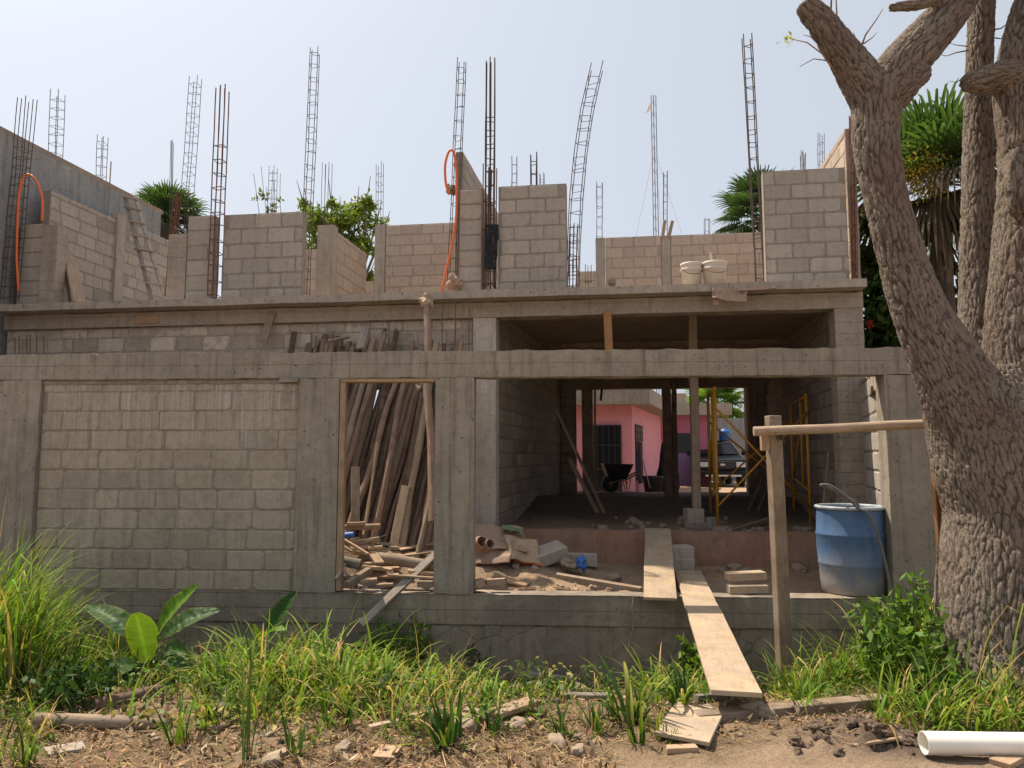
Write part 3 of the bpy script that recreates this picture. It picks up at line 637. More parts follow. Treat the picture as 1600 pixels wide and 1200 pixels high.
vcage((16, -.14), (806, 241), (806, 400), 11, sp=.2)
vcage((11.5, -.14), (836, 236), (838, 400), 13, sp=.22, r=.009)
vcage((16, -.14), (849, 266), (849, 400), 9, sp=.25)
p = [on(x_, y_, (10.0, -.14)) for x_, y_ in ((897, 452), (899, 380), (903, 310), (909, 245), (920, 170), (930, 125), (937, 95))]
for q in p: q.y = p[0].y
cage(p, .155, sp=.20, lbl='bent cage bowing to the right above the middle of the roof')
vcage((10.0, -.14), (899, 345), (897, 452), 16, bars=6, sp=.14, mat='rebarred')
vcage((14.3, -.14), (939, 280), (939, 420), 12, sp=.2)
vcage((18, -.14), (1042, 267), (1042, 400), 8, sp=.22)
vcage((19, -.14), (1107, 337), (1107, 400), 10, sp=.3)
vcage((10.3, -.14), (1169, 51), (1190, 440), 18, sp=.205, r=.0075, lbl='tall cage leaning left near the big tree')
vcage((14, -.14), (1257, 235), (1257, 330), 9, bars=6, sp=.9)
vcage((17, -.14), (1285, 203), (1287, 330), 10, sp=.22)
vcage((9.95, -.14), (1334, 175), (1338, 436), 9, sp=.17, mat='rebarred', r=.008)
vcage((12.6, -.14), (272, 217), (268, 464), 4, bars=4, sp=9, r=.005)
vcage((10.4, -.14), (281, 300), (266, 464), 10, bars=6, sp=.15, mat='rebarred', r=.008)
for px, a, b in ((917, 443, 413), (921, 443, 415), (926, 443, 414)):
    p = on(px, a, DP2); q = on(px, b, DP2); m_ = MB(); m_.tube([p, q], .007, 5); m_.build('starter_bar', M_['rebar'], hs, T(*p), world=True)
# ---------------- small builders ----------------
import bmesh
def bar(name, p0, p1, w, t, mat, parent=None, roll=0, label=None, cat=None, group=None, bevel=.004, jit=.004):
    M, L = along(p0, p1, roll); m = MB(); n = max(1, int(L/.4))
    for i in range(n+1):
        x = L*i/n; k = (random.uniform(-jit, jit) if 0 < i < n else random.uniform(-jit, jit)*.5); e = random.uniform(-1, 1)*jit*2 if i in (0, n) else 0
        m.v += [(x+e, -w/2+k, -t/2), (x+e*.3, w/2+k, -t/2), (x-e, w/2+k, t/2), (x+e*.6, -w/2+k, t/2)]; m.c += [(1, 1, 1, 1)]*4
    for i in range(n):
        a = 4*i
        for j in range(4): m.f.append((a+j, a+(j+1) % 4, a+4+(j+1) % 4, a+4+j))
    m.f += [(3, 2, 1, 0), (4*n, 4*n+1, 4*n+2, 4*n+3)]
    o = m.build(name, M_[mat], parent, M, bevel=bevel)
    pass
    return tag(o, label, cat, group)
def log(name, p0, p1, r, mat, parent=None, label=None, cat=None, group=None, n=10, wob=.012, taper=.85):
    M, L = along(p0, p1); k = max(4, int(L/.16)); m = MB(); sd = random.uniform(0, 99); pts = []; rs = []
    for i in range(k+1):
        s = i/k; pts.append((L*s, wob*2*noise.noise((s*L*1.1+sd, 0, 0))*min(1, 4*s, 4*(1-s)+.2), wob*2*noise.noise((0, s*L*1.1+sd, 0))))
        kn = max(0, noise.noise((s*L*5+sd, 7, 0))-.25)*.5
        rs.append(r*(1-(1-taper)*s)*(1+.08*noise.noise((s*L*6, sd, 0))+kn))
    m.tube(pts, rs, n); o = m.build(name, M_[mat], parent, M, smooth=True)
    md = o.modifiers.new('edge', 'EDGE_SPLIT'); md.split_angle = R(50)
    return tag(o, label, cat, group)
def stone(name, p, s, mat, label=None, cat='stone', group=None, parent=None, rough=.35, sq=1.):
    bm = bmesh.new(); bmesh.ops.create_icosphere(bm, subdivisions=3, radius=1); sd = random.uniform(0, 99)
    for v in bm.verts:
        q = v.co.copy(); f = 1+rough*noise.noise(q*1.3+Vector((sd, 0, 0)))+.25*rough*noise.noise(q*4+Vector((0, sd, 0)))
        m_ = max(abs(q.x), abs(q.y), abs(q.z)); v.co = q*f*(1-(.45*sq)*(1-.75/m_)*0)*(.62/m_*sq*.6+1-.6*sq*.62)
        v.co = Vector((v.co.x*s[0], v.co.y*s[1], v.co.z*s[2]))
    me = bpy.data.meshes.new(name); bm.to_mesh(me); bm.free(); me.materials.append(M_[mat])
    for f in me.polygons: f.use_smooth = False
    o = bpy.data.objects.new(name, me); place(o, parent, T(*p) @ Euler((random.uniform(-.3, .3), random.uniform(-.3, .3), random.uniform(0, 6))).to_matrix().to_4x4())
    return tag(o, label, cat if parent is None else None, group)
def sheet(name, p, lx, ly, mat, parent=None, rot=(0, 0, 0), amp=.05, freq=4, th=.006, n=18, label=None, cat=None, group=None, droop=0):
    m = MB(); sd = random.uniform(0, 99)
    for i in range(n+1):
        for j in range(n+1):
            x = (i/n-.5)*lx; y = (j/n-.5)*ly
            w = noise.noise((x*freq+sd, y*freq, 0))+.5*noise.noise((x*freq*2.3, y*freq*2.3+sd, 0))
            m.v.append((x+.3*amp*noise.noise((y*freq+sd, 3, x)), y+.3*amp*noise.noise((x*freq, sd, 2)), amp*w-droop*(x/lx)**2)); m.c.append((1, 1, 1, 1))
    m.f = [(i*(n+1)+j, (i+1)*(n+1)+j, (i+1)*(n+1)+j+1, i*(n+1)+j+1) for i in range(n) for j in range(n)]
    o = m.build(name, M_[mat], parent, T(*p) @ Euler(rot).to_matrix().to_4x4(), smooth=True)
    s = o.modifiers.new('thick', 'SOLIDIFY'); s.thickness = th
    return tag(o, label, cat, group)
def rope(name, pts, r, mat, label, cat, parent=None, n=8):
    P = [Vector(p) for p in pts]; out = []
    for i in range(len(P)-1):
        a = P[max(i-1, 0)]; b = P[i]; c = P[i+1]; d = P[min(i+2, len(P)-1)]
        for k in range(6):
            t = k/6; out.append(.5*((2*b)+(c-a)*t+(2*a-5*b+4*c-d)*t*t+(3*b-a-3*c+d)*t**3))
    out.append(P[-1]); m = MB(); m.tube(out, r, n)
    return tag(m.build(name, M_[mat], parent, T(*P[0]), world=True, smooth=True), label, cat)

# ---------------- neighbour building on the left ----------------
nb = thing('neighbour_building', 'plain grey rendered building with dark roof edge beyond the left end of the roof', 'building', (-8, 10, 0))
a = Vector((-7.95, 8.0)); d = Vector((.165, 1)).normalized(); b = a+d*6.35; lft = Vector((-d.y, d.x))*6
m_ = MB(); m_.poly([tuple(v) for v in (a, b, b+lft, a+lft)], -.5, 6.36); m_.build('wall', M_['neigh'], nb, T(a.x, a.y, 0), world=True)
a2 = a-lft*-.01-Vector((-d.y, d.x))*.06; m_ = MB(); m_.poly([tuple(v) for v in (a2, a2+d*6.4, a2+d*6.4+lft, a2+lft)], 6.362, 6.44); m_.build('roof_edge', M_['soffit'], nb, T(a2.x, a2.y, 6.3), world=True)

# ---------------- poles stacked against the house ----------------
def hwY(x): return HW[0]+HW[1]*x
for i in range(94):
    lay = random.choice((0, 0, 1, 1, 2)); xb = -3.05+2.14*((i*.618) % 1)+random.uniform(-.03, .03)
    if i > 71: xb = random.uniform(-3.05, -2.25)
    lean = random.uniform(.22, .52) if xb > -2.2 or i > 71 else random.uniform(.02, .34)
    zt_ = random.uniform(2.75, 3.3) if random.random() < .8 else random.uniform(1.6, 2.4)
    xt = xb+lean*zt_/3; yt = hwY(xt)-.06-.085*lay; yb = yt-random.uniform(.75, 1.05)-.09*lay
    if xt > c1a-.06: continue
    p0 = (xb, yb, gz1(xb, yb)-.03); p1 = (xt, yt, zt_)
    mat = random.choice(('pole', 'pole', 'pole', 'pole', 'wold'))
    r = random.uniform(.028, .052)
    lb = 'weathered round timber pole leaning in the dense stack behind the narrow opening'
    if random.random() < .8: log('timber_pole', p0, p1, r, mat, None, lb, 'pole', 'timber poles leaning against the house wall', 9, .02)
    else: bar('timber_plank', p0, p1, random.uniform(.05, .09), .03, mat, None, random.uniform(-.4, .4), 'rough sawn plank leaning among the poles behind the narrow opening', 'plank', 'planks leaning among the poles')
bar('timber_plank', atY(612, 885, 8.45), atY(637, 760, 8.75), .105, .05, 'wold', None, .2, 'thick pale grey plank wrapped with wire, short, leaning before the poles', 'plank')
bar('timber_plank', atY(558, 815, 8.5), atY(558, 730, 8.8), .10, .03, 'wold', None, 0, 'short flat board upright at the foot of the poles on the left', 'plank')
bar('timber_lath', atY(570, 836, 8.5), atY(612, 592, 9.6), .03, .02, 'wraw', None, 0, 'thin pale lath leaning in front of the dark poles, longer one', 'lath')
bar('timber_lath', atY(574, 830, 8.55), atY(592, 690, 9.0), .025, .02, 'wraw', None, 0, 'thin pale lath leaning in front of the dark poles, shorter one', 'lath')
t_ = thing('forked_prop', 'long knotty pole propped against the roof slab edge behind the street wall', 'prop', tuple(atY(690, 800, 8.35)))
log('pole', atY(679, 815, 8.2), atY(668, 461, 9.42), .05, 'pole', t_, taper=.9, wob=.014)
for px, py, Y in ((670, 470, 9.37), (665, 604, 8.95)):
    p = atY(px, py, Y); stone('knot', p, (.075, .07, .085), 'wold', parent=t_, rough=.7)
bar('timber_stub', atY(955, 577, 9.42), atY(951, 486, 9.46), .10, .07, 'worange', None, 0, 'orange brown timber hanging from the house beam above the wide opening', 'timber')
p = on(428, 488, (HOUSE[0]-.02, HOUSE[1])); q = on(414, 534, (HOUSE[0]-.1, HOUSE[1]))
bar('timber_offcut', q, p, .10, .025, 'wold', None, 0, 'dark board leaning under the roof slab left of the pole tops', 'board')
bar('timber_offcut', on(565, 545, (9.4, -.14)), on(574, 513, (9.55, -.14)), .12, .03, 'wgrey', None, 0, 'broad pale board among the pole tops above the street wall', 'board')
bar('timber_offcut', on(517, 533, (9.35, -.14)), on(548, 526, (9.35, -.14)), .09, .03, 'wgrey', None, 0, 'flat board lying across the pole tops above the street wall', 'board')

# ---------------- scrap timber piled behind the narrow opening ----------------
grp = 'scrap timber piled behind the narrow opening'; lab = 'short raw scrap board in the heap behind the narrow opening'
def scrap(x0, y0, Y0, x1, y1, Y1, w, t, mat='wraw', roll=0, label=lab, name='scrap_board'):
    return bar(name, atY(x0, y0, Y0), atY(x1, y1, Y1), w, t, mat, None, roll, label, 'board', grp if label is lab else None)
log('round_log', atY(522, 826, 8.2), atY(597, 822, 8.2), .034, 'wraw', None, 'pale peeled log lying level on top of the scrap heap', 'log', taper=.95)
scrap(546, 819, 8.18, 572, 818, 8.18, .10, .04)
rope('blue_pipe', [atY(520, 843, 8.1), atY(540, 837, 8.1), atY(556, 835, 8.1)], .032, 'bluep', 'short dull blue pipe poking out of the scrap heap', 'pipe')
scrap(525, 853, 8.05, 596, 842, 8.1, .06, .05); scrap(525, 843, 8.0, 552, 862, 7.95, .05, .02)
scrap(540, 843, 7.95, 578, 866, 7.9, .05, .025); scrap(572, 848, 8.1, 584, 845, 8.0, .05, .03, 'wold')
scrap(578, 856, 8.0, 600, 854, 8.05, .10, .03); log('round_log', atY(595, 871, 7.95), atY(690, 887, 7.85), .058, 'wold', None, 'thick grey brown log lying in the scrap heap next to the middle column', 'log', taper=.95)
log('round_log', atY(520, 871, 7.9), atY(566, 881, 7.85), .055, 'wgrey', None, 'dark grey log end in the scrap heap beside the left column', 'log', taper=.95)
scrap(586, 866, 7.85, 596, 880, 7.72, .10, .025); scrap(568, 884, 7.85, 615, 891, 7.8, .07, .03)
scrap(545, 914, 7.55, 580, 891, 7.8, .075, .07, 'wold'); scrap(566, 909, 7.55, 592, 905, 7.58, .11, .03); scrap(592, 914, 7.52, 617, 913, 7.52, .07, .025)
scrap(558, 926, 7.42, 577, 917, 7.46, .035, .012, 'wraw'); scrap(608, 898, 7.7, 680, 903, 7.65, .05, .02); scrap(655, 912, 7.6, 679, 912, 7.6, .06, .06, 'wold'); scrap(640, 892, 7.75, 690, 897, 7.75, .06, .03)
scrap(528, 905, 7.6, 541, 880, 7.75, .04, .02, 'wgrey'); scrap(548, 900, 7.65, 530, 885, 7.7, .03, .02, 'wgrey')
bar('timber_plank', atY(567, 976, 7.40), atY(704, 846, 7.95), .085, .035, 'wgrey', None, .5, 'long narrow plank slanting over the plinth beside the middle column', 'plank')
for i in range(46):
    x = random.uniform(-2.25, -.75); y = random.uniform(7.75, 8.6); a = random.gauss(.1, .5); l = random.uniform(.12, .5)
    z = gz1(x, y)+random.uniform(.0, .07); dv = Vector((math.cos(a), math.sin(a), random.gauss(0, .1)))*l/2
    bar('scrap_board', Vector((x, y, z))-dv, Vector((x, y, z))+dv, random.uniform(.025, .09), random.uniform(.012, .04), random.choice(('wraw', 'wraw', 'wold', 'wgrey')), None, random.uniform(-.5, .5), lab, 'board', grp)
# scrap and rubble in the sunlit strip of the wide opening
grp2 = 'scrap and chips along the sill of the wide opening'
for i in range(60):
    u = random.random(); x = -.4+2.0*u; y = random.uniform(7.68, 8.15-.25*u)+.02; a = random.gauss(-.15, .6); l = random.uniform(.06, .34); z = gz1(x, y)+random.uniform(.005, .035)
    dv = Vector((math.cos(a), math.sin(a), random.gauss(0, .08)))*l/2
    bar('scrap_stick', Vector((x, y, z))-dv, Vector((x, y, z))+dv, random.uniform(.012, .05), random.uniform(.008, .03), random.choice(('wraw', 'wraw', 'wold')), None, random.uniform(-.6, .6), 'splintered wood scrap on the sunlit sill of the wide opening', 'stick', grp2, bevel=.002)
for i in range(26):
    x = random.uniform(-.4, 1.9); y = random.uniform(7.7, 8.3); s = random.uniform(.015, .05)
    stone('rubble_chunk', (x, y, gz1(x, y)+s*.4), (s*1.3, s, s*.8), random.choice(('stone', 'grime')), 'small broken lump of rubble on the sill of the wide opening', 'rubble', 'rubble lumps on the sill of the wide opening')
bar('timber_batten', atY(872, 899, 8.0), atY(1004, 921, 7.72), .05, .05, 'wold', None, .3, 'long reddish batten lying along the sill left of the plank', 'batten')
bar('brick', atY(764, 910, 7.7), atY(792, 908, 7.7), .07, .065, 'grime', None, 0, 'brown brick lying on the sill by the middle column', 'brick')
stone('stone_lump', atY(748, 913, 7.66), (.09, .07, .06), 'grime', 'rounded brown stone on the sill touching the middle column', 'stone')
# blocks, sacks and rubbish in the yard behind
def cblock(p, rz, label, tilt=(0, 0), mat='ublock', s=(.39, .19, .15)):
    m = MB(); m.box(-s[0]/2, s[0]/2, -s[1]/2, s[1]/2, -s[2]/2, s[2]/2, col=(1, 0, .5, 1), jit=.004)
    return tag(m.build('concrete_block', M_[mat], None, T(*p) @ Euler((tilt[0], tilt[1], rz)).to_matrix().to_4x4(), bevel=.008, attr=True), label, 'block')
def onfl(px, py, Y, h): p = atY(px, py, Y); p.z = max(gz1(p.x, p.y)+h, p.z); return p
cblock(onfl(858, 866, 8.75, .09), .45, 'grey concrete block tipped up in the yard left of the blue bag', (.25, -.25), s=(.42, .24, .15))
cblock(onfl(910, 874, 9.0, .06), -.1, 'grey concrete block lying flat behind the blue bag', s=(.38, .2, .14))
cblock(onfl(1066, 880, 8.9, .08), .05, 'lower block of the pair beside the top of the plank', s=(.25, .3, .14)); cblock(onfl(1065, 862, 8.92, .235), .0, 'upper block of the pair beside the top of the plank', s=(.27, .3, .15))
for k, (a, l) in enumerate((((1140, 926, 1200, 925), 'lower'), ((1138, 907, 1196, 904), 'upper'))):
    Yk = 7.62+.1*k; bar('sill_board', atY(a[0], a[1]-6, Yk), atY(a[2], a[3]-6, Yk), .16, .075, 'wboard', None, 0, '%s of two thick boards stacked on the sill left of the post' % l, 'board')
stone('plastic_bag', onfl(911, 880, 8.6, .05), (.09, .07, .075), 'bluep', 'crumpled bright blue plastic bag in the yard', 'bag', rough=.9, sq=.3)
stone('plastic_bag', onfl(890, 882, 8.6, .05), (.10, .07, .06), 'soffit', 'crumpled dark grey bag beside the blue bag', 'bag', rough=.9, sq=.3)
pc = atY(790, 850, 8.65); g0 = gz1(pc.x, pc.y)
sheet('paper_sack', (pc.x-.05, pc.y, g0+.28), .62, .5, 'cloth', None, (.5, .12, .2), .05, 5, label='torn cement sack draped over the rubbish left in the yard', cat='sack')
sheet('green_sheet', (pc.x+.1, pc.y+.05, g0+.36), .26, .16, 'green', None, (.3, .12, -.1), .035, 6, label='faded green sheet on top of the rubbish pile', cat='sheet')
sheet('paper_sack', (pc.x+.22, pc.y-.12, g0+.15), .42, .32, 'wboard', None, (.9, .2, .5), .03, 5, label='flattened cardboard leaning on the rubbish pile', cat='cardboard')
sheet('paper_sack', (pc.x-.15, pc.y-.2, g0+.12), .5, .3, 'cloth', None, (.8, -.1, -.3), .04, 6, label='crumpled brown sack low in the rubbish pile', cat='sack')
for px, py, r, mt, lb in ((750, 850, .075, 'grime', 'brown clay pot on its side against the middle column'), (762, 853, .06, 'wraw', 'pale rounded pot beside the brown one')):
    p = onfl(px, py, 8.2, .09); m_ = MB(); m_.lathe([(0, -.1), (r*.7, -.1), (r, -.04), (r, .05), (r*.8, .11), (r*.72, .11), (r*.9, .03), (0, -.06)], 20)
    tag(m_.build('clay_pot', M_[mt], None, T(*p) @ Euler((1.2, .2, .4)).to_matrix().to_4x4(), smooth=True), lb, 'pot')
for k, (px, py, Y) in enumerate(((808, 880, 8.45), (838, 884, 8.4), (1130, 880, 9.1), (1165, 882, 9.0), (1100, 888, 8.9), (1190, 880, 9.1), (1150, 876, 9.2), (1215, 872, 9.2), (1250, 870, 9.1), (960, 890, 8.6))):
    p = atY(px, py, Y); s = random.uniform(.03, .07); stone('rubble_chunk', (p.x, p.y, gz1(p.x, p.y)+s*.4), (s*1.4, s, s*.7), 'stone', 'grey rubble lump on the shaded yard floor', 'rubble', 'rubble lumps on the yard floor')
rope('orange_cable', [onfl(x_, y_, 8.5, .012) for x_, y_ in ((806, 876), (820, 879), (835, 880), (850, 883))], .012, 'hose', 'short orange cable lying by the rubbish in the yard', 'cable')

# ---------------- access planks ----------------
bar('access_plank', on(1034, 936, (7.28, 0)), on(1030, 827, (9.42, 0)), .315, .028, 'wboard', None, 0, 'wide pale plank running from the street wall up to the house floor', 'plank', bevel=.003)
bar('access_plank', on(1153, 1084, (4.62, 0)), on(1077, 893, (8.7, 0)), .30, .03, 'wboard', None, 0, 'long pale plank ramp from the roadside up over the street wall', 'plank', bevel=.003)
q0 = gpt(1072, 1108); q1 = gpt(1395, 1086)
bar('squared_beam', (q0.x, 4.62, .0), (atY(1395, 1080, 4.95).x, 4.95, .0), .11, .115, 'wold', None, 0, 'squared beam on the ground carrying the foot of the ramp', 'beam', bevel=.008)
ga = gpt(1097, 1117); gb = gpt(1068, 1166)
bar('loose_board', (gb.x, gb.y, gz1(gb.x, gb.y)+.035), (ga.x, ga.y, gz1(ga.x, ga.y)+.045), .30, .025, 'wboard', None, .04, 'square pale board lying flat on the dirt below the ramp', 'board')
gl = 'scrap boards scattered on the verge'; ll = 'weathered scrap board lying in the straw before the street wall'
def gscrap(x0, y0, x1, y1, w, t, mat='wold', h0=.0, h1=.0, label=ll, roll=0):
    a = gpt(x0, y0); b = gpt(x1, y1); a.z += t/2+h0; b.z += t/2+h1
    return bar('loose_board', a, b, w, t, mat, None, roll, label, 'board', gl if label is ll else None)
gscrap(1044, 1176, 1092, 1174, .06, .03, 'wraw', label='short thick offcut at the edge of the square board')
gscrap(772, 1128, 838, 1112, .12, .03, 'wraw', .03, .05, label='pale nailed board tilted on the verge left of the tufts')
gscrap(783, 1136, 836, 1127, .07, .02, 'wraw'); gscrap(720, 1122, 752, 1128, .05, .03); gscrap(728, 1112, 768, 1119, .05, .025)
gscrap(580, 1144, 625, 1132, .05, .035, 'wold'); gscrap(640, 1126, 662, 1118, .05, .03); gscrap(815, 1062, 884, 1068, .07, .04, 'wgrey', .04, .03); gscrap(886, 1066, 924, 1086, .06, .03, 'wold', .04, .01)
gscrap(800, 1078, 860, 1072, .12, .02, 'wgrey', .02, .02); gscrap(860, 1092, 955, 1096, .08, .03, 'wgrey', .01, .02); gscrap(870, 1098, 905, 1075, .03, .02, 'wgrey'); gscrap(905, 1060, 945, 1078, .04, .02, 'wgrey')
gscrap(740, 1064, 830, 1076, .06, .02, 'wold'); gscrap(700, 1068, 750, 1074, .05, .02, 'wold'); gscrap(655, 1058, 700, 1064, .05, .02, 'wgrey')
gscrap(75, 1178, 135, 1168, .13, .02, 'wgrey', label='grey slate like board in the straw at the lower left')
gscrap(1335, 1168, 1412, 1157, .025, .015, 'wraw', label='thin pale stick on the bare dirt by the white pipe'); gscrap(600, 1192, 615, 1172, .12, .03, 'wraw'); gscrap(1565, 1200, 1610, 1178, .1, .03, 'wraw', label='corner of a pale board at the lower right')
gscrap(420, 1190, 455, 1178, .06, .03, 'wboard'); gscrap(940, 1092, 985, 1096, .05, .03, 'wraw'); gscrap(1090, 1098, 1150, 1094, .05, .05, 'wgrey')
a = gpt(58, 1140); b = gpt(270, 1132); log('fallen_log', a+Vector((0, 0, .03)), b+Vector((0, 0, .03)), .045, 'wold', None, 'long bent log lying in the straw at the lower left', 'log', wob=.03, n=14)
a = gpt(150, 1108); b = gpt(250, 1085); log('fallen_log', a+Vector((0, 0, .03)), b+Vector((0, 0, .05)), .04, 'pole', None, 'dark log lying behind the banana stem', 'log', wob=.02)
a = gpt(717, 1128); b = gpt(712, 1160); log('fallen_log', a+Vector((0, 0, .03)), b+Vector((0, 0, .03)), .03, 'wold', None, 'short pale log end pointing at the road', 'log', wob=.005)
a = gpt(330, 1150); b = gpt(372, 1128); log('fallen_log', a+Vector((0, 0, .02)), b+Vector((0, 0, .02)), .025, 'pole', None, 'thin dark stick half hidden in the grass on the left', 'stick', wob=.01)
for (px, py, s, lb) in ((1178, 1114, .06, 'large lump of dry earth right of the square board'), (812, 1141, .055, 'grey rock below the pale nailed board'), (540, 1172, .04, 'whitish rock in the straw at bottom centre'), (425, 1196, .045, 'pale rock at the lower left edge'), (872, 1165, .05, 'rounded brown stone on the straw below the tufts'), (905, 1178, .04, 'flat pale stone on the straw'), (1200, 1120, .05, 'smaller earth lump right of the large one'), (735, 1140, .05, 'stone by the short log end'), (1390, 1122, .035, 'small white chip above the end of the pipe')):
    p = gpt(px, py); stone('verge_stone', (p.x, p.y, p.z+s*.3), (s*1.3, s, s*.75), 'stone', lb, 'stone')
for i in range(60):
    x = random.gauss(1.93, .2); y = random.gauss(4.38, .09); s = random.uniform(.010, .036)
    stone('earth_clod', (x, y, gz1(x, y)+s*.12), (s*1.3, s, s*.8), 'mud', 'dark clod of dug earth beside the white pipe', 'clod', 'clods of dug earth by the pipe', rough=.8)
for i in range(14):
    x = random.uniform(-2.6, 1.6); y = random.uniform(3.75, 5.2); s = random.uniform(.008, .028)
    stone('pebble', (x, y, gz1(x, y)+s*.3), (s*1.3, s, s*.8), 'stone', 'small pebble in the straw on the verge', 'pebble', 'pebbles on the verge')

# ---------------- white pipe ----------------
pa = Vector((2.20, 4.10, .075)); pb = Vector((4.3, 4.03, .07)); M, L = along(pa, pb); m_ = MB(); n = 40; R1, R0 = .058, .054
prof = [(0, R0), (0, R1), (L, R1), (L, R0), (0, R0)]
vs = [Vector((x, r*math.cos(2*math.pi*j/n), r*math.sin(2*math.pi*j/n))) for x, r in prof[:4] for j in range(n)]
m_.add(vs, [(i*n+j, i*n+(j+1) % n, ((i+1) % 4)*n+(j+1) % n, ((i+1) % 4)*n+j) for i in range(4) for j in range(n)])
o = m_.build('drain_pipe', M_['pvc'], None, M, smooth=True); md = o.modifiers.new('e', 'EDGE_SPLIT'); md.split_angle = R(40)
tag(o, 'white plastic drain pipe lying on the dirt at the lower right', 'pipe')
log('steel_rod', gpt(1462, 1092)+Vector((0, 0, .05)), gpt(1580, 1128)+Vector((0, 0, .04)), .012, 'rebar', None, 'dark thin rod lying in the grass behind the white pipe', 'rod', wob=.004)
sheet('rag', gpt(1085, 1112)+Vector((0, 0, .03)), .26, .10, 'wgrey', None, (0, 0, .1), .03, 9, label='dirty twisted rag under the foot of the ramp', cat='rag')

# ---------------- post and rail by the tree ----------------
bar('timber_post', atY(1229, 1060, 6.3), atY(1209.5, 650, 6.22), .11, .10, 'wold', None, .13, 'squared timber post standing before the wide opening', 'post', bevel=.01, jit=.008)
log('timber_rail', atY(1180, 674, 6.08), atY(1462, 662, 5.86), .040, 'wold', None, 'rough round rail tied level between the post and the big tree', 'rail', wob=.012, n=12, taper=.95)
m_ = MB()
for k in range(5): m_.tube([atY(1209+k*2.4, 690, 6.3)+Vector((0, .0, 0))+Vector((0, -.15, .02*math.sin(k))), atY(1213+k*2.2, 676, 6.02), atY(1208+k*3, 655+k, 6.12)], .006, 5)
tag(m_.build('wire_tie', M_['rebar'], None, T(*atY(1212, 675, 6.05)), world=True), 'twist of wire tying the rail to the timber post', 'wire')
bar('timber_cleat', atY(1198, 704, 6.2), atY(1197, 676, 6.2), .07, .05, 'wraw', None, 0, 'small wooden cleat hanging under the rail left of the post', 'cleat')
bar('orange_board', atY(1484, 905, 5.75), atY(1464, 664, 5.7), .15, .03, 'worange', None, .35, 'bright orange brown board leaning against the big tree', 'board')

# ---------------- blue barrel and hose ----------------
dc = Vector((3.49, 7.68, zt+.004)); Rb = .335
dr = thing('plastic_barrel', 'faded blue plastic barrel caked with mortar, standing on the wall sill', 'barrel', dc)
H = .87; prof = [(0, 0), (Rb*.86, 0), (Rb*.90, .015), (Rb*.93, .12), (Rb*.955, .27), (Rb*.975, .285), (Rb*.98, .295), (Rb*.965, .31), (Rb, .45), (Rb*1.0, .565), (Rb*1.02, .58), (Rb*1.02, .59), (Rb*.995, .605), (Rb*.98, .75), (Rb*.96, .82), (Rb*.965, H-.03), (Rb*.93, H-.03), (Rb*.9, .6), (Rb*.82, .05), (0, .05)]
m_ = MB(); m_.lathe(prof, 56); m_.build('body', M_['drum'], dr, T(*dc), smooth=True)
m_ = MB(); m_.lathe([(Rb*.92, H-.032), (Rb*1.0, H-.034), (Rb*1.02, H-.02), (Rb*1.015, H-.004), (Rb*.97, H), (Rb*.92, H-.005), (Rb*.92, H-.032)], 56); m_.build('rim', M_['rimp'], dr, T(*dc), smooth=True)
Yh = 7.33
rope('black_hose', [atY(1340, 830, 7.6), atY(1345, 792, 7.5), atY(1322, 775, 7.45), atY(1296, 762, 7.4), atY(1285, 758, 7.38), atY(1300, 759, 7.36), atY(1325, 776, 7.34), atY(1345, 795, 7.32), atY(1358, 801, 7.31), atY(1372, 830, 7.3), atY(1384, 870, 7.3), atY(1393, 915, 7.28), atY(1398, 965, 7.25), atY(1400, 1010, 7.2)], .014, 'greyhose', 'stiff dark hose looping out of the barrel and down the wall', 'hose')
rope('thin_string', [atY(993, 929, 7.43), atY(990, 950, 7.44), atY(992, 975, 7.44), atY(984, 1010, 7.42), atY(976, 1050, 7.35)], .004, 'wraw', 'pale string hanging down the plinth left of the plank', 'string', n=5)

# ---------------- things on the roof slab ----------------
def bucket(px, Y, r, label, tilt=0):
    p = atY(px, 430, Y); p.z = zs1+.004; t = thing('bucket', label, 'bucket', p, group='mortar buckets on the roof slab')
    m = MB(); h = .37; m.lathe([(0, 0), (r*.84, 0), (r*.97, h*.72), (r*1.06, h*.73), (r*1.06, h*.80), (r*.985, h*.81), (r*1.0, h*.9), (r*1.06, h*.91), (r*1.06, h), (r*.97, h), (r*.8, .02), (0, .02)], 32)
    m.build('body', M_['white'], t, T(*p), smooth=True)
    m = MB(); m.tube([p+Vector((r*1.08*math.cos(a), -r*.25*math.sin(a)-r*.9*math.sin(a), h*.86-.12*math.sin(a))) for a in np.linspace(0, math.pi, 12)], .004, 5); m.build('handle', M_['rebar'], t, T(*p), world=True)
bucket(1083, 9.55, .135, 'smaller white mortar bucket, on the left of the pair'); bucket(1119, 9.5, .155, 'larger white mortar bucket, on the right, with a stick in it')
p = atY(1118, 428, 9.5); p.z = zs1+.1; log('mixing_stick', p, p+Vector((-.03, .03, .42)), .016, 'white', None, 'pale stick standing up in the larger bucket', 'stick')
sheet('hanging_sack', on(1142, 460, (SLAB[0]-.02, SLAB[1])), .42, .17, 'cloth', None, (R(70), .12, -.12), .05, 7, n=26, label='brown torn sack hanging from the roof slab edge', cat='sack')
sheet('hanging_sack', on(1121, 466, (SLAB[0]-.03, SLAB[1])), .07, .18, 'cloth', None, (R(85), 0, -.1), .03, 9, label='loose tail of sacking hanging below the torn sack', cat='sack')
sheet('sack_strip', on(1185, 450, (SLAB[0]-.01, SLAB[1])), .45, .05, 'cloth', None, (R(60), -.06, -.12), .015, 8, label='thin strip of sacking along the slab edge at right', cat='sack')
p = on(770, 385, (UP[0]-.10, UP[1]))
for k, (dz, s) in enumerate(((.28, .07), (.1, .09), (-.08, .10), (-.2, .08))):
    pass
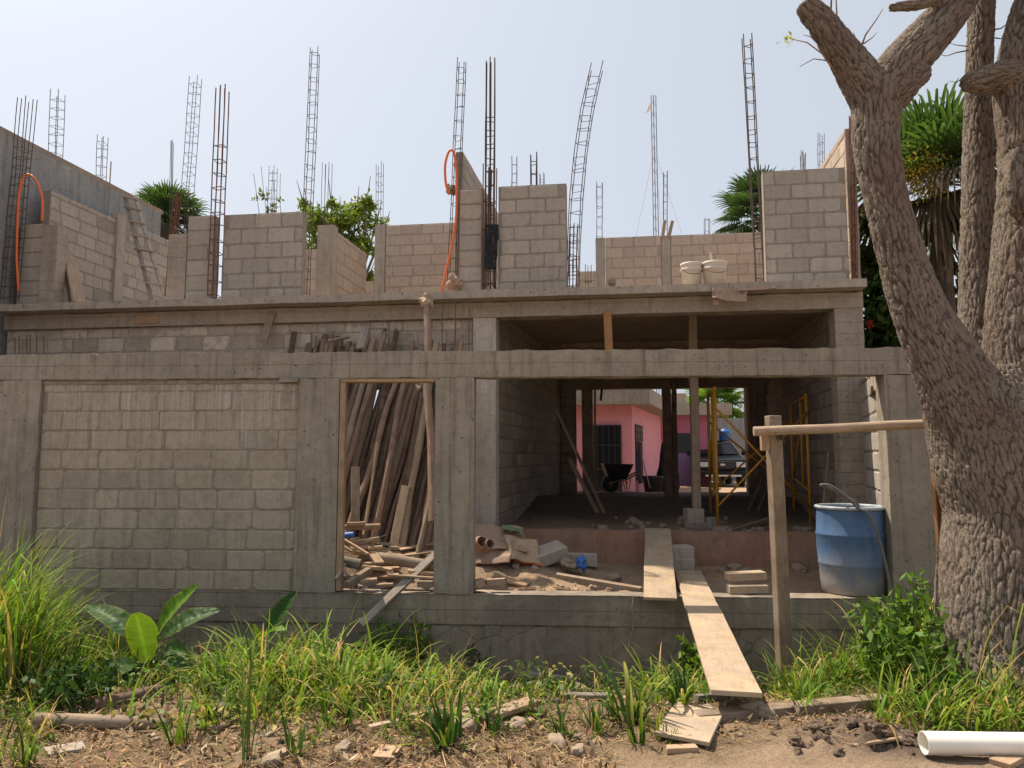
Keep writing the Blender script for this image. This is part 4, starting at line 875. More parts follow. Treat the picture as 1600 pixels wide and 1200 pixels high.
sheet('dark_rag', p, .17, .62, 'dark', None, (R(88), .05, .1), .05, 8, n=24, th=.02, label='dark cloth tied round the thick rebar cage', cat='cloth')
stone('sack_bundle', on(712, 443, (9.75, -.14)), (.09, .08, .09), 'grime', 'brown knotted bundle at the foot of the orange hose', 'bundle', rough=.9)
stone('sack_bundle', on(958, 441, (9.6, -.14)), (.05, .05, .05), 'stone', 'pale lump sitting on the slab edge right of the grey pier', 'lump', rough=.6)
HP = (9.64, -.14)
rope('orange_hose', [on(a, b, HP) for a, b in ((33, 455), (30, 405), (31, 350), (34, 300), (42, 276), (52, 275), (63, 288), (70, 315), (69, 346))], .017, 'hose', 'orange conduit looping through the rebar at far left', 'hose')
HP = (9.72, -.14)
rope('orange_hose', [on(a, b, HP) for a, b in ((704, 304), (699, 286), (698, 258), (704, 237), (711, 238), (715, 262), (716, 310), (714, 350), (706, 395), (692, 455))], .017, 'hose', 'orange conduit looping over the pier in the middle', 'hose')
stone('broken_block', on(708, 297, (10.3, -.14)), (.07, .05, .07), 'stone', 'broken block corner sticking out beside the orange hose', 'block', rough=.8)
ld = thing('wooden_ladder', 'wooden ladder leaning on the long side wall of the roof', 'ladder', tuple(atY(250, 466, 11.5)))
def lp(side, t): a = (atY(198, 305, 12.2), atY(241, 475, 11.45)) if side == 0 else (atY(214, 307, 12.2), atY(263, 475, 11.45)); return a[0].lerp(a[1], t)
for s in (0, 1): bar('rail', lp(s, 1), lp(s, 0), .06, .035, 'wgrey', ld)
for t in (.03, .14, .27, .40, .535, .68, .83): bar('rung', lp(0, t)-Vector((.05, .04, -.02)), lp(1, t)+Vector((.05, -.04, -.02)), .045, .03, 'wgrey', ld)
for a, b, w, lb in (((112, 476), (101, 394), .07, 'dark narrow board leaning on the left roof wall'), ((128, 476), (112, 398), .26, 'wide pale board leaning on the left roof wall')):
    bar('leaning_board', atY(*a, 10.9), atY(*b, 11.2), w, .03, 'wold', None, .5, lb, 'board')
log('roof_pole', on(172, 420, (12.5, -.14)), on(177, 253, (12.5, -.14)), .012, 'wold', None, 'thin straight pole standing above the left roof wall', 'pole', taper=.9)
for (a, b, lb) in (((1037, 372), (1041, 345), 'short timber stub standing on the deep pink wall, left one'), ((1047, 372), (1053, 345), 'short timber stub standing on the deep pink wall, right one')):
    bar('timber_stub', on(*a, (14.1, -.14)), on(*b, (14.1, -.14)), .06, .05, 'wold', None, 0, lb, 'stub')

# ---------------- inside the open room ----------------
def frame(near, far, zt_, parent):
    f = MB(); n0 = Vector((*near, gz1(*near)-.02)); f0 = Vector((*far, gz1(*far)-.02)); n1 = Vector((*near, zt_)); f1 = Vector((*far, zt_-.02))
    mid0 = n0.lerp(f0, .35); mid1 = n1.lerp(f1, .35)
    for a, b in ((n0, n1), (f0, f1)): f.tube([a, b], .022, 8)
    f.tube([n1-Vector((0, 0, .04)), f1-Vector((0, 0, .04))], .018, 8)
    f.tube([n0+Vector((0, 0, .5)), f0+Vector((0, 0, .5))], .016, 8); f.tube([mid0+Vector((0, 0, .5)), mid1-Vector((0, 0, .04))], .018, 8)
    f.tube([f0.lerp(f1, .25), mid0.lerp(mid1, .8)], .014, 8)
    f.build('end_frame', M_['yellow'], parent, T(*n0), world=True, smooth=True); return n0, f0, n1, f1
sc_ = thing('scaffold', 'yellow tube scaffold with crossed braces inside the open room', 'scaffold', (2.85, 10.3, .6))
A = frame((2.84, 10.25), (3.08, 11.5), 2.55, sc_); B = frame((4.17, 10.4), (4.42, 11.65), 2.46, sc_)
for (a, b) in ((A[2]+Vector((0, -.03, -.3)), B[0]+Vector((0, -.03, .25))), (A[0]+Vector((0, -.04, .35)), B[2]+Vector((0, -.04, -.25))), (A[3]+Vector((0, .03, -.4)), B[1]+Vector((0, .03, .3))), (A[1]+Vector((0, .03, .3)), B[3]+Vector((0, .03, -.3)))):
    m_ = MB(); m_.tube([a, b], .015, 8); m_.build('cross_brace', M_['yellow'], sc_, T(*a), world=True, smooth=True)
pp = atY(1091, 800, 10.5); gp = gz1(pp.x, 10.5)
bar('timber_prop', (pp.x, 10.5, gp+.25), (pp.x+.0, 10.5, zs0-.04), .115, .09, 'wold', None, 0, 'squared timber prop on concrete blocks in the open room', 'prop')
cblock((pp.x-.05, 10.48, gp+.155), .1, 'pale concrete block carrying the timber prop', s=(.24, .2, .2)); cblock((pp.x+.2, 10.45, gp+.06), .4, 'small pale block right of the prop base', s=(.17, .14, .15)); cblock((pp.x-.02, 10.5, gp+.02), .0, 'dark block under the prop base', s=(.36, .26, .09), mat='iblock')
for (px, w, lb) in ((1047, .15, 'thick dark post at the back of the room'), (1058.5, .09, 'thin dark post beside the thick one at the back of the room')):
    p = atY(px, 765, 14.2); bar('dark_post', (p.x, 14.2, gz1(p.x, 14.2)-.05), (p.x, 14.2, zs0-.04), w, w*.8, 'pole', None, 0, lb, 'post')
for (a, b, Ya, Yb, lb) in (((947, 802), (872, 640), 10.9, 11.3, 'long dark board leaning on the left room wall'), ((937, 802), (893, 718), 11.2, 11.6, 'shorter dark board leaning beside the long one'), ((1292, 800), (1312, 612), 9.75, 9.95, 'long pale board leaning on the right room wall'), ((1165, 815), (1195, 745), 11.5, 12, 'thin dark lath leaning inside at right'), ((1182, 812), (1210, 740), 11.5, 12, 'second dark lath leaning inside at right')):
    bar('leaning_board', atY(*a, Ya), atY(*b, Yb), .10 if 'lath' not in lb else .05, .03, 'pole' if 'dark' in lb else 'wold', None, .2, lb, 'board')
bar('floor_timber', atY(1140, 832, 9.95), atY(1205, 812, 10.6), .07, .06, 'wold', None, 0, 'timber lying on the room floor behind the kerb', 'timber')
for i in range(34):
    x = random.uniform(1.1, 4.0); y = random.uniform(9.95, 11.2)-.14*x+.3; s = random.uniform(.02, .06)
    stone('floor_rubble', (x, y, gz1(x, y)+s*.3), (s*1.3, s, s*.8), 'stone', 'rubble lump scattered on the room floor', 'rubble', 'rubble lumps on the room floor')
for px, py, s in ((1130, 806, .1), (1136, 812, .09), (1128, 822, .1), (945, 825, .08)):
    p = atY(px, py, 10.0); stone('floor_rubble', (p.x, p.y, gz1(p.x, p.y)+s*.4), (s*1.2, s, s*.7), 'stone', 'large pale rubble lump near the kerb of the room', 'rubble', 'large rubble lumps on the room floor')
wb_ = atY(968, 765, 16.2); wz = gz1(wb_.x, wb_.y)
wh = thing('wheelbarrow', 'dark wheelbarrow standing at the back of the room', 'wheelbarrow', (wb_.x, wb_.y, wz))
m_ = MB(); q = Vector((wb_.x, wb_.y, wz)); bot = [(-.22, -.2, .3), (.16, -.2, .3), (.16, .2, .3), (-.22, .2, .3)]; tp = [(-.34, -.3, .62), (.3, -.3, .60), (.3, .3, .60), (-.34, .3, .62)]
m_.add([q+Vector(v) for v in bot+tp], [(3, 2, 1, 0), (0, 1, 5, 4), (1, 2, 6, 5), (2, 3, 7, 6), (3, 0, 4, 7)]); o = m_.build('tray', M_['black'], wh, T(*q), world=True); o.modifiers.new('s', 'SOLIDIFY').thickness = .012
m_ = MB(); m_.lathe([(.05, -.04), (.17, -.045), (.19, 0), (.17, .045), (.05, .04), (.05, -.04)], 24, Matrix.Translation((0, 0, 0)) @ Matrix.Rotation(math.pi/2, 4, 'X')); m_.build('wheel', M_['black'], wh, T(q.x-.16, q.y, q.z+.19), smooth=True)
for s in (-1, 1):
    m_ = MB(); m_.tube([q+Vector((-.2, .1*s, .2)), q+Vector((.2, .2*s, .3)), q+Vector((.34, .25*s, .38)), q+Vector((.5, .27*s, .46))], .018, 7); m_.build('handle', M_['wold'], wh, T(*q), world=True)
    m_ = MB(); m_.tube([q+Vector((.12, .18*s, .3)), q+Vector((.2, .2*s, 0)), q+Vector((.24, .2*s, .3))], .014, 6); m_.build('leg', M_['black'], wh, T(*q), world=True)

# ---------------- back yard: pink house, annex, car, mast ----------------
PH = thing('pink_house', 'pink rendered house with flat concrete roof seen through the open room', 'house', (3.3, 20, .4), 0)
cx_, cy_ = atY(990, 700, 20).x, 20.0; fd = Vector((-1, .30)).normalized(); sd_ = Vector((.33, 1)).normalized()
def pw(a, b): return Vector((cx_, cy_))+fd*a+sd_*b
zr = 2.95
m_ = MB(); m_.poly([tuple(pw(*v)) for v in ((0, 0), (0, 6.5), (7, 6.5), (7, 0))], .3, zr); m_.build('wall', M_['pink'], PH, T(cx_, cy_, .3), world=True)
m_ = MB(); m_.poly([tuple(pw(*v)) for v in ((-.55, -.5), (-.55, 6.6), (7.3, 6.6), (7.3, -.5))], zr+.003, zr+.42); m_.build('roof', M_['slabc'], PH, T(cx_, cy_, zr), world=True)
m_ = MB(); m_.poly([tuple(pw(*v)) for v in ((-.012, -.012), (-.012, .28), (.42, .28), (.42, -.012))], .3, zr-.003); m_.build('corner_pilaster', M_['pink'], PH, T(cx_, cy_, .3), world=True)
da = 1.05/1; db = da+.92
def fpan(name, a0, a1, z0, z1, dd, th, mat, side=0, parent=PH):
    m = MB()
    if side == 0: pts = [pw(a0, -dd), pw(a1, -dd), pw(a1, -dd-th), pw(a0, -dd-th)]
    else: pts = [pw(-dd, a0), pw(-dd-th, a0), pw(-dd-th, a1), pw(-dd, a1)]
    if ((pts[1]-pts[0]).cross(pts[2]-pts[1])) < 0: pts.reverse()
    m.poly([tuple(p) for p in pts], z0, z1); return m.build(name, M_[mat], parent, T(pts[0].x, pts[0].y, z0), world=True)
dor = fpan('door', .28, 1.10, .55, 2.42, .0, .03, 'glass')
for a in np.linspace(.30, 1.08, 6): fpan('door_bar', a-.012, a+.012, .55, 2.42, .03, .03, 'black', 0, dor)
for z in (.6, 1.2, 1.85, 2.38): fpan('door_bar', .285, 1.095, z, z+.04, .061, .02, 'black', 0, dor)
win = fpan('window', .5, 1.75, 2.0, 2.45, .0, .02, 'pole', 1)
for a in (.5, .9, 1.3, 1.72): fpan('window_bar', a, a+.05, 2.0, 2.45, .021, .02, 'black', 1, win)
for z in (2.0, 2.22, 2.41): fpan('window_bar', .5, 1.77, z, z+.04, .042, .015, 'black', 1, win)
gat = fpan('side_door', .52, .80, .9, 1.99, .0, .03, 'glass', 1)
for a in (1.0, 1.2, 1.4, 1.7): fpan('gate_bar', a, a+.05, .8, 1.98, .0, .03, 'black', 1, gat)
pb_ = atY(1023, 762, 20.6); m_ = MB(); gzb = gz1(pb_.x, pb_.y); m_.lathe([(0, 0), (.22, 0), (.28, .5), (.3, .5), (.29, .54), (.26, .54), (.2, .03), (0, .03)], 24); tag(m_.build('trash_bin', M_['black'], None, T(pb_.x, pb_.y, gzb), smooth=True), 'dark round bin beside the side wall of the pink house', 'bin')
log('broom_handle', atY(1018, 763, 20.2), atY(1005, 712, 20.5), .015, 'wgrey', None, 'broom leaning by the corner of the pink house', 'broom')
stone('plant_pot', atY(1044, 742, 21.5), (.25, .25, .75), 'dark', 'dark standing bundle of things by the far end of the pink house', 'bundle', rough=.8)
bar('hanging_bar', atY(943, 604, 15.9), atY(941, 626, 15.85), .05, .03, 'black', None, 0, 'dark iron hook hanging from the back beam', 'hook')
AN = thing('annex_building', 'magenta annex with white roof slab beyond the pink house', 'building', (6, 27, .4))
a0 = atY(1030, 700, 27).x; a1 = atY(1112, 700, 27).x; zt2 = atY(1080, 649, 27).z
m_ = MB(); m_.box(a0, a1, 27, 31, .3, zt2); m_.build('wall', M_['magenta'], AN, T(a0, 27, .3), world=True)
m_ = MB(); m_.box(a0-.3, atY(1141, 640, 27).x, 26.6, 31.5, zt2+.003, zt2+.42); m_.build('roof', M_['slabc'], AN, T(a0, 26.6, zt2), world=True)
m_ = MB(); m_.box(atY(1039, 700, 27).x, atY(1085, 700, 27).x, 26.96, 26.997, atY(1060, 707, 27).z, atY(1060, 677, 27).z); m_.build('window', M_['glass'], AN, T(a0, 26.96, 1.7), world=True)
m_ = MB(); m_.box(atY(1048, 700, 27).x, atY(1085, 700, 27).x, 26.97, 26.997, .3, atY(1060, 708, 27).z); m_.build('panel', M_['purple'], AN, T(a0, 26.97, .4), world=True)
m_ = MB(); m_.box(-.35, .35, -.3, .3, 0, .45); m_.build('water_tank', M_['slabc'], AN, T(atY(1068, 640, 27).x, 28, zt2+.43), bevel=.03)
BWL = thing('rear_wall', 'grey rear yard wall under the trees, right of the annex', 'wall', (9, 33, .4))
m_ = MB(); m_.box(atY(1112, 650, 31).x, 16, 31.6, 31.8, .3, atY(1140, 652, 31).z); m_.build('panel', M_['neigh'], BWL, T(9, 31.6, .3), world=True)
# car, front on
ccx, ccy = atY(1132, 760, 25.6).x, 25.6; cz = gz1(ccx, ccy)-.03
car = thing('parked_car', 'black off road car parked facing the house, with chrome bumper', 'car', (ccx, ccy, cz), -.12)
Mc = car.matrix_basis
def carpart(name, prof, w0, w1, mat, bevel=.04, parent=car):
    """prof: list of (y,z,halfwidth) rings extruded symmetric in x"""
    m = MB(); n = len(prof); vs = []
    for s in (-1, 1): vs += [(s*h, y, z) for y, z, h in prof]
    m.add(vs, [tuple(range(n)), tuple(reversed(range(n, 2*n)))]+[(i, n+i, n+(i+1) % n, (i+1) % n) for i in range(n)]); return m.build(name, M_[mat], parent, Mc, bevel=bevel)
body = carpart('body', [(.0, .42, .80), (-.02, .75, .82), (.05, .98, .80), (1.1, 1.10, .84), (4.2, 1.10, .84), (4.3, .45, .82)], 0, 0, 'carpaint', .05)
carpart('cabin', [(1.1, 1.11, .82), (1.7, 1.54, .64), (2.2, 1.60, .64), (4.0, 1.58, .64), (4.2, 1.11, .82)], 0, 0, 'carpaint', .03)
m_ = MB(); m_.add([(-.70, 1.14, 1.16), (.70, 1.14, 1.16), (.58, 1.66, 1.515), (-.58, 1.66, 1.515)], [(0, 1, 2, 3)]); o = m_.build('windscreen', M_['glass'], car, Mc); o.location.y -= .012; o.location.z += .012; o.modifiers.new('s', 'SOLIDIFY').thickness = .01
m_ = MB(); m_.box(-.42, .42, -.06, -.022, .66, .92); gr = m_.build('grille', M_['black'], car, Mc, bevel=.02)
m_ = MB(); m_.lathe([(0, -.01), (.085, -.01), (.09, .0), (.085, .01), (0, .01)], 28, Matrix.Diagonal((1, 1, .45, 1)) @ Matrix.Rotation(math.pi/2, 4, 'X')); m_.build('emblem', M_['chrome'], gr, Mc @ T(0, -.08, .80))
m_ = MB(); m_.box(-.84, .84, -.16, -.03, .42, .58); m_.build('bumper', M_['carpaint'], car, Mc, bevel=.04)
m_ = MB(); m_.box(-.6, .6, -.178, -.163, .40, .46); m_.build('bumper_trim', M_['chrome'], car, Mc, bevel=.005)
for s in (-1, 1):
    m_ = MB(); m_.box(-.17, .17, -.05, .03, -.09, .09); m_.build('headlight', M_['chrome'], car, Mc @ T(s*.62, -.0, .80), bevel=.02)
    m_ = MB(); m_.box(-.08, .08, -.05, .05, -.08, .08); m_.build('wing_mirror', M_['carpaint'], car, Mc @ T(s*.96, 1.25, 1.2), bevel=.03)
    for y in (.75, 3.4):
        m_ = MB(); m_.lathe([(.1, -.1), (.3, -.11), (.36, -.08), (.36, .08), (.3, .11), (.1, .1)], 28, Matrix.Rotation(math.pi/2, 4, 'Y')); wl = m_.build('wheel', M_['black'], car, Mc @ T(s*.74, y, .36), smooth=True)
        m_ = MB(); m_.lathe([(0, -.09), (.2, -.08), (.22, 0), (.2, .08), (0, .09)], 20, Matrix.Rotation(math.pi/2, 4, 'Y')); m_.build('rim', M_['chrome'], wl, Mc @ T(s*.77, y, .36), smooth=True)
m_ = MB()
for s in (-.5, .5): m_.tube([(s, 1.9, 1.66), (s, 3.8, 1.64)], .02, 6)
for y in (2.0, 3.0, 3.7): m_.tube([(-.55, y, 1.66), (.55, y, 1.66)], .018, 6)
m_.build('roof_rack', M_['black'], car, Mc)
p = atY(1129, 680, 30); m_ = MB(); m_.lathe([(0, 0), (.2, .01), (.23, .08), (.23, .36), (.2, .44), (.07, .47), (.07, .5), (0, .5)], 28)
wt = thing('water_tank_stand', 'blue water tank on a post stand behind the car', 'tank', (p.x, 29.5, .4)); m_.build('tank', M_['bluep'], wt, T(p.x, 29.5, p.z-.25), smooth=True)
m_ = MB()
for a in (-.35, .35):
    for b in (-.35, .35): m_.box(a*.5-.04, a*.5+.04, b*.5-.04, b*.5+.04, 0, p.z-.255-.4)
m_.build('stand', M_['wold'], wt, T(p.x, 29.5, .4))
# radio mast
mt = thing('radio_mast', 'tall thin lattice radio mast with a small dish and guy wires', 'mast', (*atY(1030, 500, 42).xy, 0))
mx_, my_ = mt.location.x, mt.location.y; ztop = atY(1030, 140, 42).z; m_ = MB(); tri = [Vector((.16*math.cos(a), .16*math.sin(a), 0)) for a in (.3, 2.4, 4.5)]
b0 = Vector((mx_, my_, 0))
for v in tri: m_.tube([b0+v, b0+v+Vector((0, 0, ztop-random.uniform(0, .5)))], .022, 5)
z = .5
while z < ztop-.6:
    for i in range(3): m_.tube([b0+tri[i]+Vector((0, 0, z)), b0+tri[(i+1) % 3]+Vector((0, 0, z+.35))], .008, 4)
    z += .7
m_.build('lattice', M_['rebar'], mt, T(*b0), world=True)
pz = atY(1027, 172, 42).z; m_ = MB(); m_.lathe([(0, .06), (.2, .1), (.38, .22), (.38, .23), (.2, .12), (0, .08)], 24, Matrix.Rotation(-1.2, 4, 'Y')); m_.build('dish', M_['pvc'], mt, T(mx_-.15, my_-.2, pz), smooth=True)
for (px, py) in ((985, 420), (1085, 420), (1040, 400)):
    q = atY(px, py, 46); m_ = MB(); m_.tube([b0+Vector((0, 0, atY(1030, 235, 42).z)), q+(q-(b0+Vector((0, 0, atY(1030, 235, 42).z))))*1.2], .006, 4); m_.build('guy_wire', M_['rebar'], mt, T(*b0), world=True)
# ---------------- the big pollarded tree at the right ----------------
TY = 5.4
LIMBS = []
def limb(mb, pts, n=20):
    P = [(atY(x, y, Y), r/F*Y) for x, y, r, Y in pts]; out = []; rr = []
    for i in range(len(P)-1):
        a, b, c, d = P[max(i-1, 0)], P[i], P[i+1], P[min(i+2, len(P)-1)]
        for k in range(5):
            t = k/5; out.append(.5*((2*b[0])+(c[0]-a[0])*t+(2*a[0]-5*b[0]+4*c[0]-d[0])*t*t+(3*b[0]-a[0]-3*c[0]+d[0])*t**3)); rr.append(b[1]+(c[1]-b[1])*t)
    out.append(P[-1][0]); rr.append(P[-1][1]); mb.tube(out, rr, n); LIMBS.append((out, rr))
tree = thing('pollarded_tree', 'huge rough barked tree with sawn off limbs standing at the right before the house', 'tree', (*atY(1585, 1040, TY).xy, gz1(*atY(1585, 1040, TY).xy)))
mb = MB()
limb(mb, [(1600, 1150, 165, 5.4), (1592, 1060, 128, 5.4), (1588, 1000, 110, 5.4), (1586, 900, 104, 5.4), (1588, 800, 98, 5.4), (1566, 720, 97, 5.4), (1542, 640, 88, 5.4), (1530, 580, 60, 5.42)], 32)
limb(mb, [(1562, 820, 40, 5.38), (1540, 710, 66, 5.36), (1503, 610, 58, 5.32), (1446, 500, 43, 5.3), (1411, 400, 36, 5.3), (1385, 300, 33.5, 5.3), (1372, 220, 36, 5.3), (1373, 160, 40, 5.3), (1376, 125, 33, 5.3)])
limb(mb, [(1545, 790, 30, 5.5), (1536, 690, 40, 5.58), (1530, 600, 33, 5.65), (1531, 500, 29, 5.68), (1531, 400, 27, 5.7), (1531, 300, 24, 5.7), (1532, 200, 23, 5.7), (1534, 100, 21, 5.7), (1537, 0, 20, 5.7), (1540, -160, 17, 5.7)])
limb(mb, [(1596, 860, 45, 5.4), (1600, 740, 74, 5.4), (1604, 640, 60, 5.38), (1600, 500, 52, 5.35), (1601, 400, 44, 5.32), (1604, 300, 38, 5.3), (1604, 210, 40, 5.3), (1602, 130, 44, 5.3), (1622, 30, 42, 5.3), (1650, -60, 36, 5.3), (1690, -200, 30, 5.3)])
limb(mb, [(1600, 128, 34, 5.3), (1565, 122, 27, 5.25), (1530, 126, 20, 5.2), (1512, 129, 15, 5.2), (1506, 130, 7, 5.2)])
limb(mb, [(1372, 165, 36, 5.3), (1346, 120, 33, 5.28), (1314, 75, 27, 5.25), (1284, 32, 23, 5.22), (1266, 12, 21, 5.2), (1260, 4, 15, 5.2)])
limb(mb, [(1376, 160, 38, 5.3), (1408, 108, 38, 5.3), (1448, 62, 36, 5.32), (1490, 12, 33, 5.35), (1528, -60, 32, 5.4), (1590, -190, 26, 5.5)])
limb(mb, [(1400, 140, 36, 5.28), (1425, 124, 26, 5.24), (1446, 116, 17, 5.2), (1453, 114, 9, 5.2)])
limb(mb, [(1505, -25, 12, 5.25), (1470, -8, 11, 5.2), (1440, 5, 11, 5.2), (1412, 10, 9.5, 5.2), (1391, 11, 6, 5.2)], 12)
limb(mb, [(1600, 250, 30, 5.2), (1598, 285, 24, 5.1), (1600, 330, 20, 5.15)], 12)
tmp = mb.build('trunk_raw', M_['bark']); rm = tmp.modifiers.new('r', 'REMESH'); rm.mode = 'VOXEL'; rm.voxel_size = .0085
sm = tmp.modifiers.new('s', 'SMOOTH'); sm.factor = .5; sm.iterations = 14
dg = bpy.context.evaluated_depsgraph_get(); me = bpy.data.meshes.new_from_object(tmp.evaluated_get(dg)); bpy.data.objects.remove(tmp)
nv = len(me.vertices); co = np.empty(nv*3, np.float32); me.vertices.foreach_get('co', co); co = co.reshape(-1, 3)
no = np.empty(nv*3, np.float32); me.vertices.foreach_get('normal', no); no = no.reshape(-1, 3)
cav = np.zeros(nv); dis = np.zeros(nv); red = np.zeros(nv)
LP = []; LA = []; LR = []; LS = []; LU = []; LV = []
for out_, rr_ in LIMBS:
    acc = random.uniform(0, 50); U = None
    for i_ in range(len(out_)):
        d_ = (out_[min(i_+1, len(out_)-1)]-out_[max(i_-1, 0)]).normalized()
        if i_: acc += (out_[i_]-out_[i_-1]).length
        U = d_.orthogonal().normalized() if U is None else (U-d_*U.dot(d_)).normalized()
        LP.append(tuple(out_[i_])); LA.append(tuple(d_)); LR.append(rr_[i_]); LS.append(acc); LU.append(tuple(U)); LV.append(tuple(d_.cross(U)))
LP, LA, LR, LS, LU, LV = [np.array(q_) for q_ in (LP, LA, LR, LS, LU, LV)]
best = np.empty(nv, int)
for k0 in range(0, nv, 4000):
    dd = np.linalg.norm(co[k0:k0+4000, None, :]-LP[None], axis=2); best[k0:k0+4000] = np.argmin(dd-LR[None]*.9, 1)
rel = co-LP[best]; al = np.sum(rel*LA[best], 1); UU = np.sum(rel*LU[best], 1); VV = np.sum(rel*LV[best], 1); SS = LS[best]+al
for i in range(nv):
    x, y, z = map(float, co[i]); u, v, s_ = float(UU[i]), float(VV[i]), float(SS[i])
    w = Vector((noise.noise((u*9, v*9, s_*4)), noise.noise((u*9+9, v*9, s_*4)), noise.noise((u*7, v*7+7, s_*3))))
    mo_ = 1+.35*noise.noise((u*3, v*3+11, s_*1.1)); q = Vector((u*31, v*31, s_*6.5))*1.0+w*(.9+.5*(mo_-1))
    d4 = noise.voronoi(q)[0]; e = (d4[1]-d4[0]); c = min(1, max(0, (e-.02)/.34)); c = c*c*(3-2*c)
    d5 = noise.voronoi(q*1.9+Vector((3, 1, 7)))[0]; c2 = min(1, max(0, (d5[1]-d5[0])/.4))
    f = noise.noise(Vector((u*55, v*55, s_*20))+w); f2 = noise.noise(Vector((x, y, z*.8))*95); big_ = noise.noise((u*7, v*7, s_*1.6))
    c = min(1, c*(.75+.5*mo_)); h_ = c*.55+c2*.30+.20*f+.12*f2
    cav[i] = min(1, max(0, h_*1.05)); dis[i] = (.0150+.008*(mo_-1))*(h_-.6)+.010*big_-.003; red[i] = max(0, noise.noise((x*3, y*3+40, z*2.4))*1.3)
co2 = co+no*dis[:, None]; me.vertices.foreach_set('co', co2.astype(np.float32).ravel())
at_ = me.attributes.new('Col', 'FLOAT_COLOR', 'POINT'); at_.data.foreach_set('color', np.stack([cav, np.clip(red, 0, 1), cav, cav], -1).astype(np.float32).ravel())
me.polygons.foreach_set('use_smooth', [True]*len(me.polygons)); me.update(); me.materials.clear(); me.materials.append(M_['bark'])
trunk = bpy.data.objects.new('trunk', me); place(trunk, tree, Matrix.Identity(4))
def twig(pts, r, leaf=None, Y=5.25):
    m = MB(); P = [atY(x, y, Y) for x, y in pts]; P = [p+Vector((random.uniform(-.012, .012), 0, random.uniform(-.012, .012))) if 0 < i < len(P)-1 else p for i, p in enumerate(P)]
    m.tube(P, [r*(1-.7*i/(len(P)-1)) for i in range(len(P))], 6); o = m.build('twig', M_['pole'], tree, T(*P[0]), world=True, smooth=True)
    return o, P[-1]
for pts, r in (([(1312, 70), (1300, 30), (1304, 0), (1300, -40)], .012), ([(1314, 60), (1309, 25), (1308, -20)], .011), ([(1344, 85), (1356, 55), (1372, 30), (1382, 14)], .008), ([(1352, 68), (1364, 58), (1373, 50)], .005), ([(1343, 80), (1338, 60), (1336, 50)], .006),
               ([(1300, 100), (1296, 95), (1275, 92), (1252, 104)], .007), ([(1282, 70), (1270, 58), (1257, 54)], .006), ([(1516, 78), (1495, 82), (1483, 88), (1470, 85)], .006), ([(1516, 72), (1500, 69), (1484, 66)], .005),
               ([(1515, 112), (1504, 123), (1496, 127), (1486, 126)], .006), ([(1514, 182), (1500, 180), (1488, 177)], .006), ([(1553, 46), (1565, 46), (1575, 38), (1588, 28)], .007), ([(1553, 58), (1568, 60), (1578, 64)], .006), ([(1555, 240), (1562, 236), (1568, 234)], .02)):
    twig(pts, r, Y=5.25 if pts[0][0] < 1450 else 5.6)
tw, tip = twig([(1308, 112), (1288, 85), (1262, 68), (1236, 60)], .008)
def leaf_cloud(name, P, size, cols, mat, parent=None, aspect=.45, up=.35, M=None, nrm=None):
    P = np.asarray(P, float); n = len(P); s = np.asarray(size)*np.ones(n)
    d = RNG.normal(size=(n, 3)); d /= np.linalg.norm(d, axis=1)[:, None]
    u = RNG.normal(size=(n, 3)); u[:, 2] += up*3; u -= d*np.sum(u*d, 1)[:, None]; u /= np.linalg.norm(u, axis=1)[:, None]
    w = np.cross(d, u); a = P; t = P+d*s[:, None]; mid = P+d*s[:, None]*.45-u*s[:, None]*.06
    V = np.stack([a, mid+w*s[:, None]*aspect*.5+u*s[:, None]*.07, t, mid-w*s[:, None]*aspect*.5+u*s[:, None]*.07], 1).reshape(-1, 3)
    if M is not None: V = V-np.array(M.translation)
    return npmesh(name, V, np.arange(4*n).reshape(n, 4), M_[mat], parent, M, np.repeat(cols, 4, 0))
def gcols(n, c, var=.25, dry=0., dryc=(.35, .26, .12)):
    C = np.array(c)[None, :]*(1+RNG.normal(0, var, (n, 1)))*(1+RNG.normal(0, .08, (n, 3)))
    k = RNG.random(n) < dry; C[k] = np.array(dryc)*(1+RNG.normal(0, .25, (k.sum(), 1)))
    return np.concatenate([np.clip(C, .005, 1), np.ones((n, 1))], 1)
leaf_cloud('twig_foliage', np.array(tip)+RNG.normal(0, .03, (14, 3)), .05, gcols(14, (.30, .32, .08)), 'leaf', tw, M=Wm(tw))
